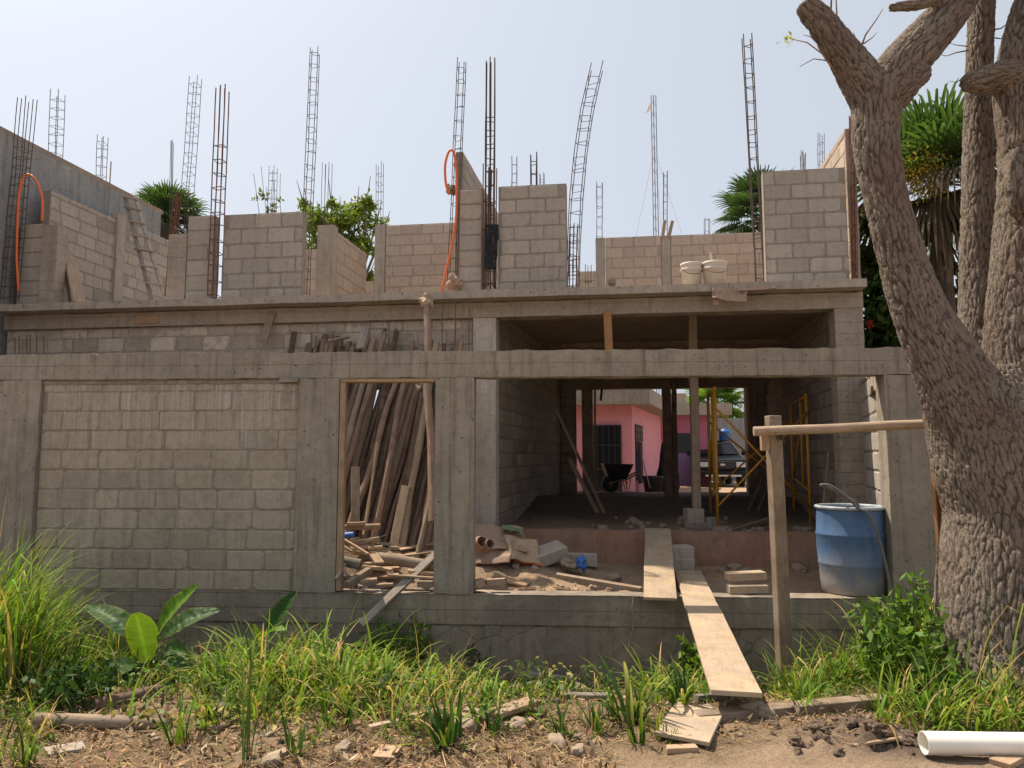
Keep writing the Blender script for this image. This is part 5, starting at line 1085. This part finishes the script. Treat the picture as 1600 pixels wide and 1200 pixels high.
# ---------------- vegetation ----------------
def blades(name, B, az, L, W, lean, curve, cols, mat='grass', parent=None, seg=6, M=None, fold=.25, wprof=None):
    n = len(B); s = np.linspace(0, 1, seg+1)
    th = lean[:, None]+curve[:, None]*s[None, :]**1.4
    ds = L[:, None]/seg; dx = np.sin(th)*ds; dz = np.cos(th)*ds
    kk = (RNG.random(n) < .22)[:, None]*RNG.uniform(.6, 1.7, n)[:, None]*(s[None, :] > RNG.uniform(.35, .8, n)[:, None]); th = th+kk; dx = np.sin(th)*ds; dz = np.cos(th)*ds
    r = np.cumsum(dx, 1)-dx; z = np.cumsum(dz, 1)-dz
    side = np.stack([-np.sin(az), np.cos(az), np.zeros(n)], 1); out = np.stack([np.cos(az), np.sin(az), np.zeros(n)], 1)
    sw = RNG.normal(0, .05, n)[:, None]*(s[None, :]**2)*L[:, None]
    C = B[:, None, :]+out[:, None, :]*r[..., None]+side[:, None, :]*sw[..., None]; C[..., 2] += z
    wp = (np.minimum(1, .45+2.2*s)*(1-s**2.2)+.02) if wprof is None else wprof(s)
    w = W[:, None]*wp[None, :]/2
    nrm = out[:, None, :]*np.cos(th)[..., None]; nz = -np.sin(th)
    up = nrm.copy(); up[..., 2] = nz; f = fold*w
    Lf = C+side[:, None, :]*w[..., None]-up*f[..., None]; Rt = C-side[:, None, :]*w[..., None]-up*f[..., None]
    V = np.stack([Lf, C, Rt], 2).reshape(-1, 3)
    base = (np.arange(n)*(seg+1)*3)[:, None, None]; i = np.arange(seg)[None, :, None]*3; j = np.arange(2)[None, None, :]
    q = base+i+j; Fq = np.stack([q, q+1, q+4, q+3], -1).reshape(-1, 4)
    cc = np.repeat(cols[:, None, :], (seg+1)*3, 1).reshape(n, seg+1, 3, 4).copy()
    tipm = (s**3)[None, :, None, None]*np.array([.5, .25, 0, 0]); cc[..., :3] *= (1+tipm)[..., :3]
    cc[:, :, 1, :3] *= 1.12
    if M is not None: V = V-np.array(M.translation)
    return npmesh(name, V, Fq, M_[mat], parent, M, cc.reshape(-1, 4), smooth=True)
GREEN = (.105, .185, .026); YG = (.21, .29, .03); DARK = (.042, .085, .02)
class Bl:
    def __init__(s): s.B = []; s.az = []; s.L = []; s.W = []; s.le = []; s.cu = []; s.c = []
    def clump(s, x, y, n, h, w, *a_, **k_):
        pxx = 800+1155*x/y
        if 120 < pxx < 335 and y < 6.35 and random.random() < .8: return
        s.clump_(x, y, n, h, w, *a_, **k_)
    def clump_(s, x, y, n, h, w, r=.08, col=GREEN, dry=.12, lean=.35, curve=1.3, var=.25, z=None):
        for i in range(n):
            a = random.uniform(0, 2*math.pi); q = r*math.sqrt(random.random()); bx, by = x+q*math.cos(a), y+q*math.sin(a)
            az = a+random.gauss(0, .7)
            s.B.append((bx, by, (gz1(bx, by) if z is None else z)-.02)); s.az.append(az); s.L.append(h*random.uniform(.45, 1.12)); s.W.append(w*random.uniform(.55, 1.3))
            s.le.append(abs(random.gauss(0, lean))); s.cu.append(max(.1, random.gauss(curve, .5)))
        C = gcols(n, col, var, dry); k = RNG.random(n) < .3; C[k, :3] = C[k, :3]*.4+np.array(YG)*.6*(1+RNG.normal(0, .15, (k.sum(), 1))); s.c.append(C)
    def build(s, name, mat='grass', parent=None, M=None, **k):
        return blades(name, np.array(s.B), np.array(s.az), np.array(s.L), np.array(s.W), np.array(s.le), np.array(s.cu), np.concatenate(s.c), mat, parent, M=M, **k)
def PXw(px, Y): return (px-800)/F*Y
# tall grass on the left
g = Bl()
for i in range(115):
    Y = random.uniform(5.1, 6.9); px = random.triangular(-120, 150, 10); h = 1.38-.0045*max(0, px)+random.uniform(-.45, .1); g.clump(PXw(px, Y), Y, 17, h, .018, .10, lean=.25, curve=1.05, dry=.16, var=.4)
for i in range(40):
    Y = random.uniform(6.36, 7.1); px = random.uniform(90, 230); g.clump(PXw(px, Y), Y, 11, random.uniform(.5, .95), .014, .08, lean=.3, curve=1.1, dry=.15)
for i in range(20):
    Y = random.uniform(6.3, 7.2); px = random.uniform(180, 350); g.clump(PXw(px, Y), Y, 12, random.uniform(.4, .75), .013, .08, lean=.35, curve=1.3, dry=.25)
tag(g.build('tall_grass'), 'tall arching green grass growing thickly at the far left', 'grass', kind='stuff')
# verge grass in the middle
g = Bl()
for i in range(105):
    Y = random.uniform(5.1, 6.7); px = random.triangular(330, 680, 450); g.clump(PXw(px, Y), Y, 13, random.uniform(.25, .75), .022, .09, dry=.18, lean=.42, curve=1.5, var=.4)
for i in range(46):
    Y = random.uniform(5.4, 6.6); px = random.uniform(560, 770); g.clump(PXw(px, Y), Y, 12, random.uniform(.2, .5), .018, .08, dry=.3, lean=.5, curve=1.6, var=.4)
for i in range(26):
    Y = random.uniform(4.6, 5.2); px = random.uniform(200, 640); g.clump(PXw(px, Y), Y, 10, random.uniform(.14, .34), .013, .06, dry=.2, lean=.6, curve=1.2)
for i in range(14):
    Y = random.uniform(5.2, 6.3); px = random.uniform(790, 1010); g.clump(PXw(px, Y), Y, 9, random.uniform(.12, .28), .012, .06, dry=.35, lean=.5, curve=1.4)
for i in range(14):
    Y = random.uniform(5.0, 6.0); px = random.uniform(1000, 1095); g.clump(PXw(px, Y), Y, 13, random.uniform(.3, .5), .016, .07, dry=.2, lean=.4, curve=1.4)
tag(g.build('verge_grass'), 'rough green grass over the verge before the street wall', 'grass', kind='stuff')
g = Bl()
for i in range(48):
    Y = random.uniform(5.6, 6.9); px = random.uniform(1205, 1345); g.clump(PXw(px, Y), Y, 13, random.uniform(.3, .6), .017, .08, dry=.15, lean=.35, curve=1.4)
for i in range(60):
    Y = random.uniform(5.4, 6.9); px = random.uniform(1330, 1490); g.clump(PXw(px, Y), Y, 13, random.uniform(.4, .9), .02, .09, dry=.12, lean=.35, curve=1.5)
for i in range(50):
    Y = random.uniform(4.45, 5.0); px = random.uniform(1360, 1640); g.clump(PXw(px, Y), Y, 13, random.uniform(.2, .5), .017, .08, dry=.2, lean=.45, curve=1.4)
for px in (1490, 1500, 1540, 1590, 1600):
    g.clump(PXw(px, 4.8), 4.8, 5, 1.0, .012, .04, dry=.5, lean=.3, curve=1.0)
tag(g.build('tree_foot_grass'), 'long wide bladed grass around the foot of the big tree', 'grass', kind='stuff')
g = Bl()
for px, Y in ((697, 7.4), (715, 7.38), (745, 7.38), (728, 7.4), (688, 7.4), (760, 7.36)):
    x = PXw(px, Y); g.clump(x, Y, 6, random.uniform(.35, .62), .010, .05, col=DARK, dry=.45, lean=.3, curve=1.1)
tag(g.build('wall_foot_weeds'), 'thin dark weeds growing against the plinth under the middle column', 'weeds', kind='stuff')
# short undergrowth and dry straw
g = Bl()
for i in range(800):
    Y = random.uniform(4.7, 7.2); x = random.uniform(-4.6, .2) if random.random() < .75 else random.uniform(1.9, 4.6)
    if x > 1.9 and Y < 4.7: continue
    g.clump(x, Y, 9, random.uniform(.06, .24), .011, .1, dry=.35, lean=.7, curve=1., col=DARK if random.random() < .4 else GREEN)
tag(g.build('undergrowth', seg=4), 'short mixed undergrowth and dry leaves covering the verge', 'undergrowth', kind='stuff')
n = 24000; x = RNG.uniform(-4.8, 2.4, n); y = 3.45+np.abs(RNG.normal(0, 1.0, n))+.25*fbm(x*1.5, x*0+3); keep = (y < 7.3) & ~((x > .55) & (y < 4.2+.35*RNG.random(n))); x = x[keep]; y = y[keep]; n = len(x)
cl = fbm(x*2.2, y*2.2)+.35*RNG.random(n) > -.02; x = x[cl]; y = y[cl]; n = len(x)
B = np.stack([x, y, gz(x, y)+RNG.uniform(.0, .022, n)], 1)
blades_o = blades('straw_litter', B, RNG.uniform(0, 6.28, n), RNG.uniform(.02, .11, n), RNG.uniform(.002, .007, n), RNG.normal(1.5, .2, n), RNG.normal(.05, .4, n), gcols(n, (.30, .215, .12), .35, .4, (.14, .09, .055)), 'straw', seg=3, wprof=lambda s: np.minimum(1, .6+s)*(1-.4*s))
tag(blades_o, 'dry straw and leaf litter strewn over the verge', 'straw', kind='stuff')
n = 900; x = RNG.uniform(-.45, 3.3, n); y = 7.66-.06*x+np.abs(RNG.normal(0, .28, n)); B = np.stack([x, y, gz(x, y)+RNG.uniform(.002, .02, n)], 1)
tag(blades('wood_shavings', B, RNG.uniform(0, 6.28, n), RNG.uniform(.02, .1, n), RNG.uniform(.004, .012, n), RNG.normal(1.45, .2, n), RNG.normal(0, .5, n), gcols(n, (.46, .33, .2), .3, .3, (.24, .15, .09)), 'straw', seg=3, wprof=lambda s: 1-.5*s), 'shavings and straw along the sill of the wide opening', 'shavings', kind='stuff')

g = Bl()
for i in range(230):
    Y = random.uniform(4.0, 5.3); px = random.triangular(-80, 760, 60)
    if random.random() > .5*(Y-3.9)/1.2+.05: continue
    g.clump(PXw(px, Y), Y, random.randint(6, 15), random.uniform(.10, .42), .017, .09, dry=.25, lean=.6, curve=1.3, var=.4, col=GREEN if random.random() < .6 else DARK)
for i in range(30):
    Y = random.uniform(4.6, 5.6); px = random.uniform(340, 780); g.clump(PXw(px, Y), Y, random.randint(6, 12), random.uniform(.2, .5), .024, .08, dry=.2, lean=.5, curve=1.4, var=.4)
for i in range(45):
    Y = random.uniform(4.6, 6.6); px = random.uniform(0, 800); g.clump(PXw(px, Y), Y, 9, random.uniform(.3, .7), .009, .1, dry=1., lean=.55, curve=1.2, var=.3)
tag(g.build('roadside_grass'), 'ragged low grass and dead stalks along the edge of the dirt', 'grass', kind='stuff')
n = 5200; x = RNG.uniform(-4.8, 2.6, n); y = 3.6+np.abs(RNG.normal(0, 1.1, n)); k = (y < 7.2) & ~((x > .55) & (y < 4.35)); x = x[k]; y = y[k]; n = len(x); P = np.stack([x, y, gz(x, y)+RNG.uniform(.004, .03, n)], 1)
dl = leaf_cloud('dry_leaves', P, RNG.uniform(.02, .075, n), gcols(n, (.20, .125, .068), .4, .15, (.32, .25, .17)), 'straw', None, .42, up=2.5); tag(dl, 'curled brown dry leaves littering the verge', 'leaves', kind='stuff')

cn = 420; cx = RNG.uniform(-4.4, 4.4, cn); cy = RNG.uniform(4.3, 7.1, cn); ok = ~((cx > .3) & (cx < 1.9) & (cy < 6)) & ~((cx > 1.8) & (cy < 4.7)); cx = cx[ok]; cy = cy[ok]
idx = RNG.integers(0, len(cx), 9500); sp = RNG.normal(0, .07, (9500, 2)); x = cx[idx]+sp[:, 0]; y = np.minimum(cy[idx]+sp[:, 1], 7.3); hh = RNG.uniform(.06, .3, len(cx))[idx]; P = np.stack([x, y, gz(x, y)+hh*RNG.random(9500)**.8], 1)
cw = gcols(len(cx), (.085, .145, .025), .35, .12, (.3, .26, .08))[idx]; cw[:, :3] *= 1+RNG.normal(0, .15, (9500, 1))
tag(leaf_cloud('ground_weeds', P, RNG.uniform(.025, .065, 9500), np.clip(cw, .004, 1), 'leaf', None, .5, up=.8), 'small leafy weeds mixed through the grass of the verge', 'weeds', kind='stuff')

# individual tufts
def tuft(px, py, n, h, w, label, col=DARK, lean=.45, curve=.6, name='grass_tuft', cat='grass tuft', dry=.05, r=.04):
    p = gpt(px, py); M = T(*p); g = Bl(); g.clump_(p.x, p.y, n, h, w, r, col, dry, lean, curve)
    return tag(g.build(name, M=M), label, cat)
tuft(697, 1168, 30, .36, .028, 'broad dark tuft with splayed blades left of the pale nailed board', lean=.75)
tuft(712, 1160, 9, .40, .035, 'few upright wide leaves rising from the broad dark tuft', lean=.25, curve=.3)
tuft(770, 1144, 22, .2, .016, 'small spiky tuft beside the short log end', lean=.7)
tuft(884, 1154, 18, .26, .022, 'blue green tuft on the straw, leftmost of three', lean=.45)
tuft(933, 1146, 34, .25, .014, 'fine bladed tuft on the straw, middle of three', lean=.6)
tuft(985, 1128, 34, .48, .03, 'tallest drooping tuft on the verge left of the ramp', lean=.4, curve=1.6, r=.1)
tuft(1000, 1162, 14, .34, .024, 'slim upright tuft with yellow base below the drooping tuft', lean=.2, curve=.5)
tuft(1026, 1154, 10, .28, .014, 'thin yellowish tuft left of the square board', (.2, .2, .05), lean=.15, curve=.4)
tuft(1042, 1165, 16, .15, .012, 'very small spiky tuft at the corner of the square board', lean=.4)
tuft(1068, 1112, 26, .42, .034, 'wide leaved clump at the left side of the ramp foot', lean=.35, curve=1.7)
tuft(462, 1180, 10, .30, .02, 'sparse blue green tuft at the lower left edge of the dirt', lean=.6)
tuft(388, 1196, 8, .85, .012, 'single tall thin grass stalk clump standing at the lower left', lean=.08, curve=.25)
tuft(285, 1165, 16, .35, .018, 'green tuft in front of the long bent log', lean=.4)
tuft(45, 1195, 26, .3, .016, 'grass tuft in the lower left corner of the verge', GREEN, lean=.5)
tuft(1258, 1112, 40, .30, .018, 'bright green tuft in front of the squared beam', GREEN, lean=.7)
tuft(1530, 1160, 7, .30, .03, 'broad grass blades hanging over the white pipe', lean=.7, curve=1.6)

# leafy weeds
def weed(px, py, n, spread, h, leafs, size, label, col=GREEN, aspect=.28, name='leafy_weed'):
    p = gpt(px, py); t = thing(name, label, 'weed', p); m = MB(); P = []
    for i in range(n):
        a = random.uniform(0, 6.28); q = random.random()**.5*spread; b = p+Vector((q*.5*math.cos(a), q*.5*math.sin(a), -.02)); tp = p+Vector((q*math.cos(a), q*math.sin(a), h*random.uniform(.6, 1.05)))
        m.tube([b, b.lerp(tp, .5)+Vector((random.gauss(0, .02), random.gauss(0, .02), 0)), tp], [.005, .004, .002], 5, col=(.1, .14, .04, 1))
        for k in range(leafs): s = .25+.75*(k+random.random())/leafs; P.append(b.lerp(tp, min(1, s))+Vector((random.gauss(0, .012), random.gauss(0, .012), random.gauss(0, .01))))
    m.build('stem', M_['leaf'], t, T(*p), world=True, attr=True); P = np.array([tuple(v) for v in P]); sz = size*RNG.uniform(.6, 1.25, len(P))
    leaf_cloud('foliage', P, sz, gcols(len(P), col, .22), 'leaf', t, aspect, M=T(*p)); return t
weed(625, 1062, 46, .33, .58, 22, .075, 'dense leafy weed bush against the plinth under the slanting plank')
weed(545, 1075, 22, .22, .42, 18, .07, 'smaller leafy weed left of the dense bush')
weed(1085, 1088, 14, .16, .48, 14, .10, 'broad leaved vine weed beside the ramp', (.13, .21, .03), .55)
weed(1410, 1075, 30, .33, .62, 16, .09, 'leafy weed clump between the barrel and the tree', (.12, .2, .03), .42)
weed(1450, 1060, 26, .28, .78, 15, .085, 'tall leafy weed against the left side of the big tree', (.11, .19, .03), .4)
weed(1475, 1095, 20, .25, .32, 14, .09, 'low broad leaved weed in front of the tree foot', (.09, .16, .03), .6)
weed(862, 1090, 12, .12, .16, 16, .05, 'small bright weed among the grey scrap boards', (.17, .25, .04), .35)
weed(745, 1055, 12, .22, .35, 14, .06, 'thin dark weed on the plinth right of the middle column', DARK, .3)
weed(120, 1105, 20, .25, .3, 16, .08, 'low leafy weed left of the banana plant', DARK, .45)
# dry twigs in front of the wall on the right
for k in range(6):
    a = gpt(random.uniform(1230, 1330), 1055); log('dry_twig', a, a+Vector((random.uniform(-.35, .2), random.uniform(-.1, .1), random.uniform(.35, .6))), .006, 'pole', None, 'dry dark twig sticking out of the grass right of the post', 'twig', 'dry twigs by the post', n=5, wob=.04, taper=.4)

# banana plants
def banana_leaf(a, b, w, parent, col, arch=.12, roll=0., fold=.35, pet=.18):
    a = Vector(a); b = Vector(b); M, L = along(a, b, roll); nu, nw = 66, 10; V = []; C = []; sd = random.uniform(0, 99)
    for i in range(nu+1):
        s = i/nu; s2 = max(0, (s-pet)/(1-pet)); hw = w*.42*(math.sin(math.pi*min(1, s2**.75*.97+.0))**.8 if s > pet else 0)+.008
        if s2 >= 1: hw = .01
        z0 = arch*L*math.sin(math.pi*s)-.0
        for j in range(nw+1):
            t = j/nw*2-1; rag = 1+.05*noise.noise((s*14+sd, t*2, 0)); V.append((s*L, t*hw*rag, z0+abs(t)**1.1*hw*fold*(1+.5*noise.noise((s*3+sd, 0, 0)))+.008*noise.noise((s*16, t*1.5+sd, 0))+.0013*math.sin((s-abs(t)*.06)*95)))
            k = 1+.35*(abs(t) < .1)+.12*noise.noise((s*30+sd, t, 0))+.05*math.sin((s-abs(t)*.06)*95); edge = .25*(abs(t) > .93)  # leaf margin lightened in the colour as a lit edge
            C.append((col[0]*k+edge*.3, col[1]*k+edge*.2, col[2]*k, 1))
    Fq = np.array([(i*(nw+1)+j, (i+1)*(nw+1)+j, (i+1)*(nw+1)+j+1, i*(nw+1)+j+1) for i in range(nu) for j in range(nw)])
    o = npmesh('leaf', np.array(V), Fq, M_['leaf'], parent, M, np.array(C), smooth=True); return o
BY = 6.2
bp = atY(236, 1085, BY); bp.z = gz1(bp.x, bp.y); bt = thing('banana_plant', 'young banana plant with broad paddle leaves at the left before the wall', 'plant', bp)
m_ = MB(); m_.tube([bp-Vector((0, 0, .05)), atY(235, 1050, BY), atY(241, 1005, BY)], [.045, .034, .018], 10, col=(.22, .16, .09, 1)); m_.build('stem', M_['leaf'], bt, T(*bp), world=True, attr=True, smooth=True)
LG = (.115, .21, .025); LD = (.035, .085, .02); LY = (.125, .20, .026)
for (p, q, Ya, Yb, w, c, ar, ro, fo) in (((240, 1012), (313, 915), BY, 6.0, .25, LG, .06, 1.0, .3), ((242, 1010), (346, 953), BY, 6.35, .24, LD, .12, .5, .25), ((238, 1062), (214, 958), BY-.08, 5.75, .25, LY, .12, .35, .45), ((238, 1020), (138, 947), BY, 6.5, .22, LD, .1, -.4, .3),
                                         ((238, 1050), (300, 1058), BY, 5.8, .20, LD, .2, .2, .3), ((298, 1046), (287, 1066), 5.85, 5.75, .12, LY, .1, 0, .3), ((236, 1050), (152, 1080), BY, 5.85, .26, LD, .3, -.3, .3), ((238, 1040), (205, 1098), BY, 5.8, .24, LD, .3, .2, .3),
                                         ((300, 1105), (220, 1112), 5.9, 5.6, .2, LD, .25, .2, .3), ((248, 1030), (300, 1025), BY, 6.45, .24, LD, .25, .5, .3), ((255, 1095), (282, 1098), 5.9, 5.7, .10, LG, .2, .6, .3), ((140, 1060), (143, 1038), 5.7, 5.65, .16, LG, .1, .2, .2)):
    banana_leaf(atY(*p, Ya), atY(*q, Yb), w, bt, c, ar, ro, fo)
b2 = atY(408, 1075, 6.5); b2.z = gz1(b2.x, b2.y); bt2 = thing('banana_plant', 'small banana shoot with one dark raised leaf in the grass', 'plant', b2)
m_ = MB(); m_.tube([b2-Vector((0, 0, .05)), atY(410, 1030, 6.5), atY(413, 995, 6.5)], [.03, .022, .012], 8, col=(.24, .25, .06, 1)); m_.build('stem', M_['leaf'], bt2, T(*b2), world=True, attr=True, smooth=True)
for (p, q, Ya, Yb, w, c, ar, ro) in (((412, 1005), (466, 924), 6.5, 6.55, .19, LD, .04, .9), ((412, 1000), (447, 985), 6.5, 6.3, .14, LG, .1, .2), ((412, 1030), (398, 975), 6.5, 6.4, .10, LY, .05, 0), ((410, 1030), (365, 1000), 6.5, 6.5, .14, LY, .15, -.2), ((410, 1035), (372, 1060), 6.5, 6.3, .14, LG, .2, -.2), ((408, 1040), (330, 1035), 6.5, 6.6, .22, LD, .15, -.3)):
    banana_leaf(atY(*p, Ya), atY(*q, Yb), w, bt2, c, ar, ro)

# fan palms
def palm(cpx, cpy, Y, rad, n, label, ground, tr=.16, el=(-.5, 1.45), azr=(0, 6.28), col=(.06, .115, .03), pet=.5, nl=24, dead=0, w=.05, trunkmat='palmtrunk'):
    c = atY(cpx, cpy, Y); t = thing('fan_palm', label, 'palm', (c.x, c.y, ground)); m = MB()
    k = 14; m.tube([Vector((c.x, c.y, ground+(c.z-ground)*i/k)) for i in range(k+1)], [tr*(1.15-.2*i/k)*(1+.06*(i % 2)) for i in range(k+1)], 12); m.build('trunk', M_[trunkmat], t, T(c.x, c.y, ground), world=True, smooth=True)
    for f in range(n):
        az = azr[0]+(azr[1]-azr[0])*((f*.618) % 1)+random.uniform(-.2, .2); e = el[0]+(el[1]-el[0])*((f+.5)/n)
        isdead = f < dead
        d = Vector((math.cos(az)*math.cos(e), math.sin(az)*math.cos(e), math.sin(e))); h = c+d*rad*pet-Vector((0, 0, .02)); up_ = d.orthogonal()
        side = d.cross(Vector((0, 0, 1))); side = side.normalized() if side.length > .1 else Vector((1, 0, 0)); nr = side.cross(d).normalized()
        tw_ = Matrix.Rotation(random.uniform(-.6, .6), 3, d); side = tw_ @ side; nr = tw_ @ nr
        mb = MB(); cc = np.array(col)*random.uniform(.7, 1.35) if not isdead else np.array((.10, .078, .055))*random.uniform(.6, 1.2)
        mb.tube([c, c.lerp(h, .6)+Vector((0, 0, .03)), h], [.02, .014, .01], 5, col=(*(cc*1.3), 1))
        for i in range(nl):
            a = (i/(nl-1)-.5)*R(235)*(.7 if isdead else 1); q = (d*math.cos(a)+side*math.sin(a)).normalized(); ln = rad*(1-pet)*(1-.28*abs(a)/R(118))*random.uniform(1.1, 1.3)
            dr = Vector((0, 0, -1))*ln*(.10+.22*random.random()+(.5 if isdead else 0)); pw_ = nr.cross(q).normalized()*w*.5*rad
            a0 = h; a1 = h+q*ln*.5+nr*.04*ln; a2 = h+q*ln*.8+dr*.3; a3 = h+q*ln+dr
            k_ = random.uniform(.75, 1.3); col4 = (*(cc*k_), 1)
            mb.add([a0, a1+pw_, a1-nr*.02*rad, a1-pw_, a2+pw_*.6, a2-pw_*.6, a3], [(0, 1, 2), (0, 2, 3), (1, 4, 5, 2), (2, 5, 3), (4, 6, 5)], col4)
        mb.build('frond', M_['leaf'], t, T(*h), world=True, attr=True)
    return t, c
palm(264, 352, 19, 1.2, 44, 'fan palm crown showing behind the ladder and left roof walls', .4, col=(.055, .095, .03), nl=30, w=.036)
palm(1196, 340, 20, 1.5, 34, 'fan palm half hidden behind the right grey pier', .4, col=(.045, .08, .03), nl=30, w=.036)
pt, pc_ = palm(1468, 285, 10.2, 1.4, 30, 'fan palm with dead leaf skirt behind the big tree', .2, tr=.13, el=(-.7, 1.5), col=(.06, .105, .03), dead=9, nl=30, w=.04, pet=.42)
m_ = MB()
for i in range(260):
    a = random.uniform(0, 6.28); z = random.uniform(.2, pc_.z-.2); r0 = .14+.12*random.random(); p = Vector((pc_.x+r0*math.cos(a), pc_.y+r0*math.sin(a), z)); q = p+Vector((math.cos(a)*.2*random.random(), math.sin(a)*.2*random.random(), -random.uniform(.2, .5)))
    k = random.uniform(.5, 1.3); s = Vector((-math.sin(a), math.cos(a), 0))*random.uniform(.012, .05)
    m_.add([p-s, p+s, q+s*.6, q-s*.6], [(0, 1, 2, 3)], (.10*k, .078*k, .06*k, 1))
m_.build('leaf_skirt', M_['straw'], pt, T(pc_.x, pc_.y, 1), world=True, attr=True)
fl = atY(1446, 272, 9.55); P = np.array(fl)+RNG.normal(0, 1, (2200, 3))*np.array([.17, .12, .16])+np.array([0, 0, -.1])*RNG.random((2200, 1)); leaf_cloud('blossom', P, .035, gcols(2200, (.42, .32, .04), .3, .2, (.2, .2, .05)), 'leaf', pt, .6, M=T(*fl))
# broad leaved trees
def crown_tree(name, label, base, clumps, nleaf, size, col, limbs=(), aspect=.5, dry=0, trunk_r=.12, cat='tree', group=None):
    t = thing(name, label, cat, base, group=group); m = MB(); b = Vector(base); cs = [Vector(c[:3]) for c in clumps]; ctr = sum(cs, Vector())/len(cs); fork = b.lerp(ctr, .55); fork.x = b.x+.3*(ctr.x-b.x)
    m.tube([b-Vector((0, 0, .2)), b.lerp(fork, .5), fork], [trunk_r, trunk_r*.85, trunk_r*.7], 9)
    for c in cs: m.tube([fork, fork.lerp(c, .5)+Vector((random.gauss(0, .1), random.gauss(0, .1), .05)), c, c+(c-fork)*.2], [trunk_r*.45, trunk_r*.3, trunk_r*.14, .01], 6)
    m.build('trunk', M_['palmtrunk'], t, T(*b), world=True, smooth=True); P = []
    for c in clumps:
        k = int(nleaf*c[3]**2/sum(q[3]**2 for q in clumps)); sub = RNG.normal(size=(max(3, k//28), 3)); sub /= np.linalg.norm(sub, axis=1)[:, None]; sub *= (RNG.random((len(sub), 1))**.5)*c[3]*np.array([1, 1, .75])
        idx = RNG.integers(0, len(sub), k); P.append(np.array(c[:3])+sub[idx]+RNG.normal(0, .20*c[3], (k, 3)))
    P = np.concatenate(P); C = gcols(len(P), col, .28, dry); leaf_cloud('crown', P, size*RNG.uniform(.6, 1.3, len(P)), C, 'leaf', t, aspect, M=T(*b), up=.6); return t
Yt = 24; cl = [(*atY(px, py, Yt+random.uniform(-1, 1)), r) for px, py, r in ((488, 335, .45), (505, 352, .6), (535, 345, .6), (560, 330, .5), (575, 318, .38), (590, 350, .45), (548, 370, .6), (575, 390, .45), (500, 385, .5), (520, 320, .25), (580, 430, .35), (478, 322, .2), (600, 365, .2))]
crown_tree('broadleaf_tree', 'sunlit green tree between the upper walls left of the middle', (*atY(540, 600, Yt).xy, .4), cl, 5200, .17, (.14, .19, .03), trunk_r=.2)
cl = [(*atY(px, py, 23), r) for px, py, r in ((415, 303, .14), (405, 312, .1), (432, 322, .1), (422, 330, .14), (440, 312, .08))]
crown_tree('bare_branch_tree', 'nearly bare treetop with few leaves above the left grey wall', (*atY(445, 500, 23).xy, .4), cl, 110, .16, (.13, .17, .05), trunk_r=.06)
cl = [(*atY(px, py, Yb), r) for px, py, Yb, r in ((1375, 350, 10.6, .3), (1350, 400, 10.8, .3), (1375, 410, 10.4, .35), (1365, 450, 10.5, .38), (1400, 450, 10.4, .35), (1370, 500, 10.4, .38), (1400, 510, 10.3, .38), (1365, 540, 10.5, .35), (1420, 540, 10.5, .4), (1440, 470, 11, .4), (1500, 500, 11, .45), (1560, 480, 11.2, .5), (1470, 420, 11.5, .3), (1395, 380, 10.6, .25))]
crown_tree('garden_shrub', 'dark glossy leaved shrub between the house and the big tree', (*atY(1400, 700, 10.6).xy, .2), cl, 6500, .15, (.055, .10, .022), trunk_r=.07, cat='shrub')
P = np.array(atY(1361, 505, 10.1))+RNG.normal(0, .02, (30, 3)); f_ = leaf_cloud('blossom', P, .06, gcols(30, (.5, .08, .05)), 'leaf', None, .7, M=T(*atY(1361, 505, 10.1))); tag(f_, 'red blossom on the dark shrub behind the house corner', 'flower')
for k, (px, r, h) in enumerate(((1075, 1.6, 4.3), (1110, 1.8, 4.6), (1150, 1.9, 4.8), (1190, 2, 5), (1035, 1.6, 4.3))):
    Y = 37+k*1.3; c = atY(px, 620, Y); cl = [(c.x+random.uniform(-r, r)*.7, c.y+random.uniform(-1, 1), h-r*.8+random.uniform(-.7, .6), r*.55) for _ in range(6)]
    crown_tree('yard_tree', ['green tree behind the annex roof', 'bushy green tree left of the yellow scaffold top', 'dark green tree seen over the rear wall', 'dense tree at the right end of the back opening', 'brownish tree beside the pink house roof'][k], (c.x, c.y, .4), cl, 2600, .26, (.10, .16, .03) if k != 2 else (.045, .08, .02), trunk_r=.2)
palm(1118, 632, 34, 1.8, 30, 'bright fan palm in the back yard above the annex', .4, col=(.12, .20, .04))
# far wood on the horizon
n = 26000; x = RNG.uniform(-160, 170, n); y = RNG.uniform(85, 115, n); hh = 3.3+1.2*fbm(x*.09, x*0)+.9*fbm(x*.3, y*0+3); z = .2+hh*RNG.random(n)
k_ = leaf_cloud('far_wood', np.stack([x, y, z], 1), RNG.uniform(.8, 1.9, n), gcols(n, (.06, .09, .03), .25), 'leaf', None, .8); tag(k_, 'far green wood along the horizon behind the houses', 'wood', kind='stuff')
